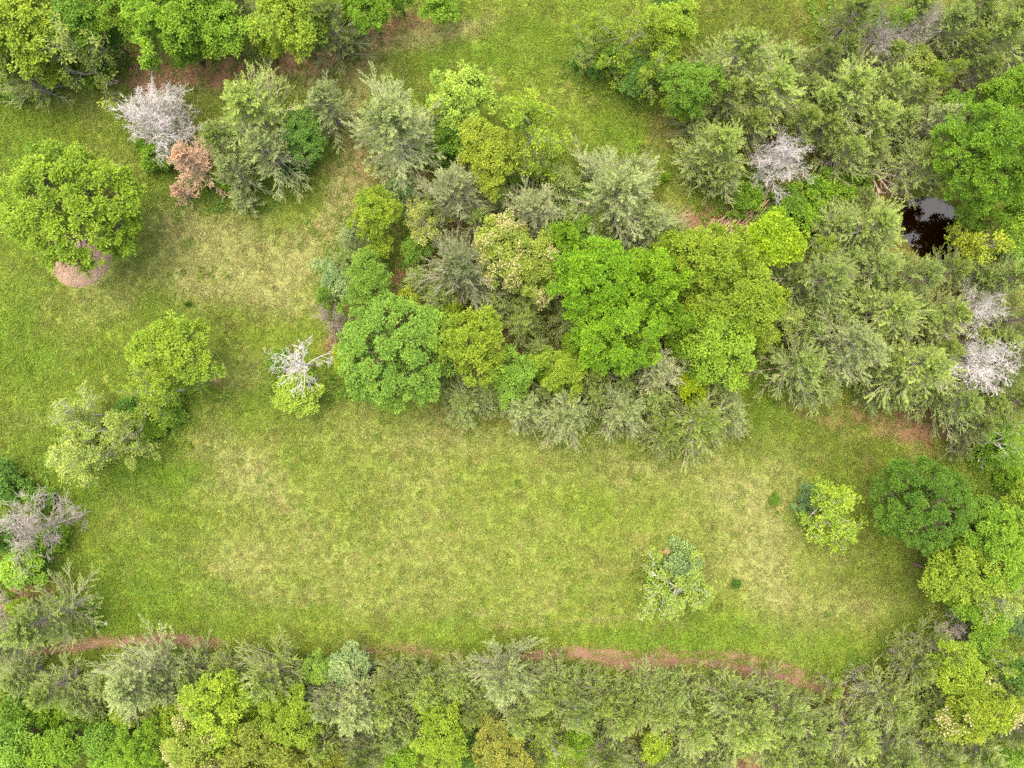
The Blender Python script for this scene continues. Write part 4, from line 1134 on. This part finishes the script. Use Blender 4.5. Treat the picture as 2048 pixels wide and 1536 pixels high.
    ('S', 1640, 380, 44, 'bright', '@ne', {}), ('S', 1580, 410, 40, 'green', '@ne', {}), ('S', 1690, 400, 40, 'bright', '@ne', {}), ('S', 1500, 385, 36, 'bright', '@ne', {}), ('S', 1540, 445, 34, 'green', '@ne', {}), ('c', 1720, 400, 34, 'cdark', '@ne', {}), ('S', 1720, 345, 28, 'bright', '@ne', {}), ('S', 1480, 410, 30, 'green', '@ne', {}), ('C', 1820, 30, 46, 'colive', '@ne', {}), ('S', 1610, 440, 34, 'bright', '@ne', {}),
    # wood south of the pond
    ('L', 1995, 470, 70, 'gold', 'golden open tree with pale limbs right of the pond', dict(v=2, c=(.150, .195, .014))), ('b', 1960, 430, 36, 'green', 'green bush on the right bank of the pond', {}), ('C', 1672, 455, 50, 'cedar', '@se', {}), ('C', 1740, 455, 66, 'cbright', 'full light green cedar on the left bank of the pond', dict(v=0)), ('L', 1655, 492, 34, 'lime', '@se', {}),
    ('C', 1640, 560, 78, 'cedar', '@se', dict(v=4)), ('C', 1745, 540, 62, 'cedar', '@se', {}), ('C', 1832, 555, 56, 'cedar', '@se', {}), ('C', 1900, 540, 40, 'colive', '@se', {}), ('C', 1765, 625, 72, 'cbright', '@se', dict(v=0)), ('C', 1700, 700, 82, 'cpale', '@se', dict(v=4)), ('C', 1600, 735, 64, 'cedar', '@se', {}),
    ('C', 1822, 735, 80, 'cbright', '@se', dict(v=0)), ('C', 1890, 630, 50, 'cbright', '@se', {}), ('c', 1950, 682, 36, 'cbright', '@se', {}), ('C', 2005, 560, 56, 'cedar', '@se', {}), ('C', 2035, 640, 50, 'colive', '@se', {}), ('C', 1905, 805, 56, 'cedar', '@se', {}), ('C', 1965, 805, 44, 'colive', '@se', {}), ('C', 2035, 720, 50, 'colive', '@se', {}),
    ('C', 2025, 800, 46, 'colive', '@se', {}), ('C', 1580, 560, 46, 'cdark', '@se', {}), ('C', 1700, 600, 48, 'cedar', '@se', {}), ('S', 1735, 690, 30, 'bright', '@se', {}), ('c', 1750, 790, 34, 'cedar', '@se', {}), ('C', 1620, 660, 46, 'cedar', '@se', {}), ('C', 1880, 700, 46, 'colive', '@se', {}), ('C', 1990, 760, 44, 'cdark', '@se', {}),
]


def place(kind, x, y, rpx, colour, label, opt, group):
    lib, nm = KINDS[kind]
    lib = opt.get('lib', lib)
    idx = opt.get('v', None)
    i = place.n
    place.n += 1
    rng = np.random.default_rng(5000 + i)
    vs = LIB[lib]
    if idx is None or idx >= len(vs):
        idx = int(rng.integers(len(vs)))
    v = vs[idx]
    g = rpx / PPM
    hr = opt.get('h') or {'B': 1.45 * g + 2.3, 'X': 1.4 * g + 2.2, 'b': 1.6 * g + 1.3, 'S': 1.15 * g + .35, 'F': 1.2 * g + 2.4, 'L': 1.6 * g + 2.4, 'C': 1.85 * g + 1.85, 'c': 2.0 * g + .9, 'T': 1.5 * g + .3}[kind]
    hr *= rng.uniform(.93, 1.07)
    if kind == 'C' and colour == 'cedar' and rpx <= 52:
        hr *= .78                      # the fill-in cedars stay below their neighbours
    zm = hr * {'C': .55, 'c': .5, 'S': .45, 'T': .5}.get(kind, .68)
    X, Y = px(x, y, zm)
    s = g * (CAM_H - zm) / CAM_H / v['R']
    s *= {'C': 1.04, 'c': 1.04, 'B': 1.0, 'b': 1.0, 'L': 1.0}.get(kind, 1.0)
    root = bpy.data.objects.new(nm, None)
    C.objects.link(root)
    root.empty_display_size = .3
    root.location = (X, Y, hz(X, Y))
    root.rotation_euler = (0, 0, opt.get('rot', rng.random() * 6.283))
    root.scale = (s, s * rng.uniform(.92, 1.08), hr / v['h'])
    tag(root, label, CATS[kind], group)
    bk = BARK[opt.get('bark') or {'C': 'cedar', 'c': 'cedar', 'L': 'loose', 'T': 'grey'}.get(kind, 'round')]
    if kind == 'T':
        bk = BARK[colour]
    col = np.array(opt.get('c') or PAL.get(colour, (1, 1, 1))) * rng.uniform(.92, 1.08)

    def part(pn, me, c):
        o = bpy.data.objects.new(pn, me)
        C.objects.link(o)
        o.parent = root
        o.color = (*c, 1)
        return o
    part('trunk', v['trunk'], bk)
    if v.get('limbs'):
        part('limbs', v['limbs'], bk)
    if v.get('branches'):
        part('branches', v['branches'], bk)
    for lm in v.get('limb_list', ()):
        part('limb', lm, bk)
    if v.get('crown'):
        part('crown', v['crown'], col)
    if opt.get('bl'):
        part('blossom', BLOSSOM[lib][idx], col)
    return root


place.n = 0
# labels for trees told apart only by their place in a row: counted from the left
count = {}
TREES = [(*t[:5], '@tc', t[6]) if t[5] == '@ne' and t[1] < 1346 and t[2] < 170 else t for t in TREES]
TREES = [(t[0], t[1], t[2] + (24 if 1040 < t[1] < 1720 else 10), *t[3:]) if t[5] == '@front' else t for t in TREES]
for t in sorted((t for t in TREES if t[5].startswith('@')), key=lambda t: t[1]):
    key = (t[5], t[0], t[4])
    count.setdefault(key, []).append(t)
auto = {}
for key, lst in count.items():
    base = f'{ADJ.get(key[2], "grey")} {NOUN[key[1]]}' if key[1] != 'T' else NOUN['T']
    for i, t in enumerate(lst):
        auto[id(t)] = f'{base} {ROWS[key[0]]}' if len(lst) == 1 else f'{NTH[i + 1]} {base} from left {ROWS[key[0]]}'
for t in TREES:
    place(*t[:5], auto.get(id(t), t[5]), t[6], GROUPS[t[0]])


# taller weeds and grass fading out round the feet of the trees and over the meadow
ex, ey = [], []
rng = np.random.default_rng(404)
for o in list(C.objects):
    if o.type == 'EMPTY' and o.parent is None and o.get('category') in ('tree', 'shrub', 'cedar'):
        m = int(4 + 9 * o.scale[0])
        a, r = rng.random(m) * 6.283, (.3 + 1.9 * rng.random(m)) * (.5 + .8 * o.scale[0])
        ex.append(o.location[0] + r * np.cos(a)); ey.append(o.location[1] + r * np.sin(a))
mx_, my_ = rng.uniform(-33, 33, 16000), rng.uniform(-20, 25, 16000)
k = (fbm(mx_, my_, 2.6, 111, 3) + .35 * fbm(mx_, my_, .5, 115, 2)) * rng.random(16000) > .60
ex, ey = np.concatenate(ex + [mx_[k]]), np.concatenate(ey + [my_[k]])
k = (poly_sd(ex, ey, POND) > .6) & (np.hypot(ex - px(161, 512)[0], ey - px(161, 512)[1]) > 2.2)
k &= np.minimum(np.minimum(seg_dist(ex, ey, TRACK_LOW), seg_dist(ex, ey, TRACK_R)), seg_dist(ex, ey, TRACK_MID)) > .45
ex, ey = ex[k], ey[k]
v = rng.random((len(ex), 1))
ec = np.array([[0.060, 0.108, 0.010]]) * (1 - v) + np.array([[0.125, 0.180, 0.016]]) * v
scatter('edge_weeds', ex, ey, .35 + .6 * rng.random(len(ex)), ec, W_PROTO, 'taller weeds and grass growing round the tree feet and in the meadow', 'weeds')


# ------------------------------------------------------------------ dead trees, each grown by itself
def place_dead(x, y, rpx, h, bark, label, seed, **kw):
    g = rpx / PPM
    zm = h * .55
    X, Y = px(x, y, zm)
    R = g * (CAM_H - zm) / CAM_H
    v = make_dead('dead_tree', R, h, seed, **kw)
    measure(v)
    root = bpy.data.objects.new('dead_tree', None)
    C.objects.link(root)
    root.location = (X, Y, hz(X, Y))
    root.scale = (R / v['R'], R / v['R'], h / v['h'])
    root['label'] = label
    root['category'] = 'dead tree'
    root['group'] = GROUPS['D']
    for pn, me in [('trunk', v['trunk'])] + [('limb', m) for m in v['limb_list']]:
        o = obj(pn, me, None, root)
        o.color = (*BARK[bark], 1)
    return root


place_dead(308, 240, 72, 4.8, 'white', 'white lichen-covered dead tree with dense twigs, upper left meadow', 31, limbs=26, kids=(9, 7, 5), rmin=.0085, base_r=.028, ratio=.45)
place_dead(600, 728, 66, 5.0, 'white', 'bare white tree with bold forking limbs above the lime bush', 32, limbs=8, kids=(5, 5, 4), base_r=.052, rmin=.008, low=.5, el0=18)
place_dead(70, 1055, 76, 4.6, 'grey', 'grey dead tree with fanned limbs at the left edge', 33, limbs=14, kids=(7, 6, 5), base_r=.042, rmin=.009, low=.35)
place_dead(1560, 318, 60, 5.6, 'white', 'white dead tree with tangled twigs left of the pond wood', 34, limbs=20, kids=(9, 7, 5), rmin=.0075, base_r=.024, ratio=.46)
place_dead(1758, 88, 48, 5.0, 'grey', 'grey dead tree at the top right, left of two', 35, limbs=18, kids=(8, 6, 4), rmin=.007, base_r=.022)
place_dead(1832, 58, 38, 5.0, 'grey', 'grey dead tree at the top right, right of two', 36, limbs=16, kids=(8, 6, 4), rmin=.007, base_r=.022)
place_dead(1955, 622, 50, 5.9, 'white', 'smaller pale dead tree in the right wood, upper of two', 37, limbs=18, kids=(8, 6, 4), rmin=.007, base_r=.022)
place_dead(1940, 728, 76, 5.8, 'white', 'wide pale dead tree in the right wood, lower of two', 38, limbs=22, kids=(9, 7, 4), rmin=.0075, base_r=.024, ratio=.46)


# ------------------------------------------------------------------ mulch bed, fallen tree, brush pile, mound, stone, weeds
def mulch_bed():
    X, Y = px(161, 512)
    root = bpy.data.objects.new('mulch_bed', None)
    C.objects.link(root)
    root.location = (X, Y, hz(X, Y))
    tag(root, 'round brown wood mulch bed under the big round tree', 'mulch bed')
    rng = np.random.default_rng(77)
    rings, sides = 14, 72
    V = [(0, 0, .16)]
    for i in range(1, rings + 1):
        f = i / rings
        for k in range(sides):
            a = k * 2 * math.pi / sides
            r = 2.05 * f * (1 + .05 * math.sin(3 * a + 1) + .03 * math.sin(5 * a)) + (rng.normal() * .03 if i == rings else 0)
            V.append((r * math.cos(a), r * math.sin(a), .16 * (1 - f ** 5) - .06 * (f ** 8) + rng.normal() * .008 + (.03 if i < rings else -.08)))
    Qs, Ts = [], []
    for k in range(sides):
        Ts.append((0, 1 + k, 1 + (k + 1) % sides))
        for i in range(rings - 1):
            a, b = 1 + i * sides + k, 1 + i * sides + (k + 1) % sides
            Qs.append((a, a + sides, b + sides, b))
    m = make_soil_mat('mulch', (0.14, 0.085, 0.052), (0.28, 0.195, 0.130), 20)
    obj('mound', mesh_np('mulch_mound', V, np.array(Qs), np.array(Ts), smooth=True), m, root)
    n = 3800
    a = rng.random(n) * 6.283
    r = 2.05 * np.sqrt(rng.random(n))
    P = np.stack([r * np.cos(a), r * np.sin(a), .175 * (1 - (r / 2.05) ** 5) + .02 + rng.random(n) * .02], -1)
    b = rng.random(n) * 6.283
    D = np.stack([np.cos(b), np.sin(b), rng.normal(size=n) * .2], -1)
    V, Q = leaves(P, D, norm(np.array([0, 0, 1.]) + rng.normal(size=(n, 3)) * .3), rng.uniform(.06, .14, n), rng.uniform(.025, .05, n))
    chips = obj('wood_chips', mesh_np('wood_chips', V, Q, attrs=dict(tint=np.repeat(rng.random(n), 4))), make_chip_mat(), root)
    chips['kind'] = 'stuff'


def make_chip_mat():
    m, nt, out = new_mat('wood_chip')
    at = N_(nt, 'ShaderNodeAttribute')
    at.attribute_name = 'tint'
    p = N_(nt, 'ShaderNodeBsdfPrincipled')
    p.inputs['Roughness'].default_value = .9
    nt.links.new(rgbmix(nt, at.outputs['Fac'], (0.15, 0.092, 0.060), (0.33, 0.25, 0.175)), p.inputs['Base Color'])
    nt.links.new(p.outputs[0], out.inputs['Surface'])
    return m


mulch_bed()


def stick_mesh(name, L, r, rng, forks=2):
    sg, _, _ = grow([(0, 0, 0)], [(1, 0, .04)], [L], [r], 3 if forks > 2 else 2, rng, kids=(forks, 2), seg=4, ratio=.4, wob=.10, trop=0, rmin=.008, ang=(20, 50))
    me = mesh_np(name, *prisms(*sg, sides=5))
    me.materials.append(M_BARK)
    return me


# brush pile of dry sticks beside the pond wood
rng = np.random.default_rng(91)
bp = bpy.data.objects.new('brush_pile', None)
C.objects.link(bp)
bx_, by_ = px(1455, 440)
bp.location = (bx_, by_, hz(bx_, by_))
tag(bp, 'pile of dry tan sticks left of the vivid lime tree', 'brush pile')
STK = [stick_mesh('dry_stick', 1.9, .032, rng, 2) for _ in range(5)]
for i in range(46):
    o = bpy.data.objects.new('stick', STK[i % 5])
    C.objects.link(o)
    o.parent = bp
    t = rng.random()
    dx, dy = px(1024 - 45 + 110 * t, 768 + 42 - 75 * t)
    a = math.radians(40 + rng.normal() * 24) + (math.pi if rng.random() < .5 else 0)
    o.location = (dx + rng.normal() * .35 - .7 * math.cos(a), dy + rng.normal() * .3 - .7 * math.sin(a), .05 + rng.random() * .35)
    o.rotation_euler = (rng.normal() * .4, rng.normal() * .10, a)
    s = rng.uniform(.6, 1.2)
    o.scale = (s, s, s)
    o.color = (*(np.array([.36, .24, .17]) * rng.uniform(.6, 1.25)), 1)

# fallen tree over the pond's upper bank
rng = np.random.default_rng(93)
ft = bpy.data.objects.new('fallen_tree', None)
C.objects.link(ft)
fx_, fy_ = px(1790, 300, .6)
ft.location = (fx_, fy_, hz(fx_, fy_))
tag(ft, 'fallen bare tree with forked branches pointing at the pond', 'fallen tree')
dirv = np.array([px(1738, 350)[0] - px(1790, 300)[0], px(1738, 350)[1] - px(1790, 300)[1], 0])
tl = np.linalg.norm(dirv)
dirv = dirv / tl
me = mesh_np('fallen_trunk', *prisms(np.array([[0, 0, .35]]), np.array([dirv * (tl + .2) + np.array([0, 0, .55])]), [.13], [.09], 8))
me.materials.append(M_BARK)
o = obj('trunk', me, None, ft)
o.color = (.24, .19, .15, 1)
for i, (tx_, ty_) in enumerate([(1768, 402), (1802, 355), (1800, 378), (1720, 360), (1745, 395), (1790, 330)]):
    e = np.array([px(tx_, ty_)[0] - fx_, px(tx_, ty_)[1] - fy_, .55 + .1 * i])
    s0 = dirv * (tl * (.75 + .05 * i)) + np.array([0, 0, .5])
    sg, _, _ = grow([s0], [e - s0], [np.linalg.norm(e - s0)], [.055], 3, rng, kids=(5, 3), seg=4, ratio=.42, wob=.12, trop=.02, rmin=.011, ang=(18, 45))
    me = mesh_np('fallen_limb', *prisms(*sg, sides=4))
    me.materials.append(M_BARK)
    o = obj('limb', me, None, ft)
    o.color = (.40, .31, .25, 1)


def lump(name, x, y, r, h, mat, label, cat, seed):
    rng = np.random.default_rng(seed)
    X, Y = px(x, y)
    rings, sides = 6, 14
    V = [(0, 0, h)]
    for i in range(1, rings + 1):
        f = i / rings
        for k in range(sides):
            a = k * 2 * math.pi / sides
            q = r * f * (1 + rng.normal() * .06)
            V.append((q * math.cos(a), q * math.sin(a), h * (1 - f ** 2.2) - .1 * f ** 6 + rng.normal() * .02 * r))
    T, Qs = [], []
    for k in range(sides):
        k2 = (k + 1) % sides
        T.append((0, 1 + k, 1 + k2))
        for i in range(rings - 1):
            Qs.append((1 + i * sides + k, 1 + (i + 1) * sides + k, 1 + (i + 1) * sides + k2, 1 + i * sides + k2))
    o = obj(name, mesh_np(name, V, np.array(Qs), np.array(T), smooth=True), mat, None, (X, Y, hz(X, Y)))
    return tag(o, label, cat)


M_CLAY = make_soil_mat('clay', (0.26, 0.13, 0.075), (0.42, 0.24, 0.14), 12)
M_STONE = make_soil_mat('pale_stone', (0.35, 0.30, 0.26), (0.55, 0.48, 0.42), 8)
lump('earth_mound', 1334, 1104, .24, .26, M_CLAY, 'small orange earth mound touching the silvery shrub, lower meadow', 'mound', 5)
lump('stone', 211, 1246, .2, .12, M_STONE, 'pale flat stone lying near the left end of the track', 'stone', 6)

# lone weeds dotted over the meadow
WEED = [('S', 1472, 1167, 11, 'dark', 'small dark weed right of the lone lime tree'), ('S', 1549, 1000, 12, 'green', 'narrow dark weed left of the blue-green shrub'), ('S', 196, 1250, 10, 'dark', 'tiny dark weed beside the pale stone'),
        ('S', 375, 608, 6, 'green', 'tiny dark weed above the round lime tree'), ('S', 1330, 355, 12, 'bright', 'bright weed at the wood edge left of the brush pile')]
for w in WEED:
    place(w[0], w[1], w[2], w[3], w[4], w[5], {}, 'lone meadow weeds')
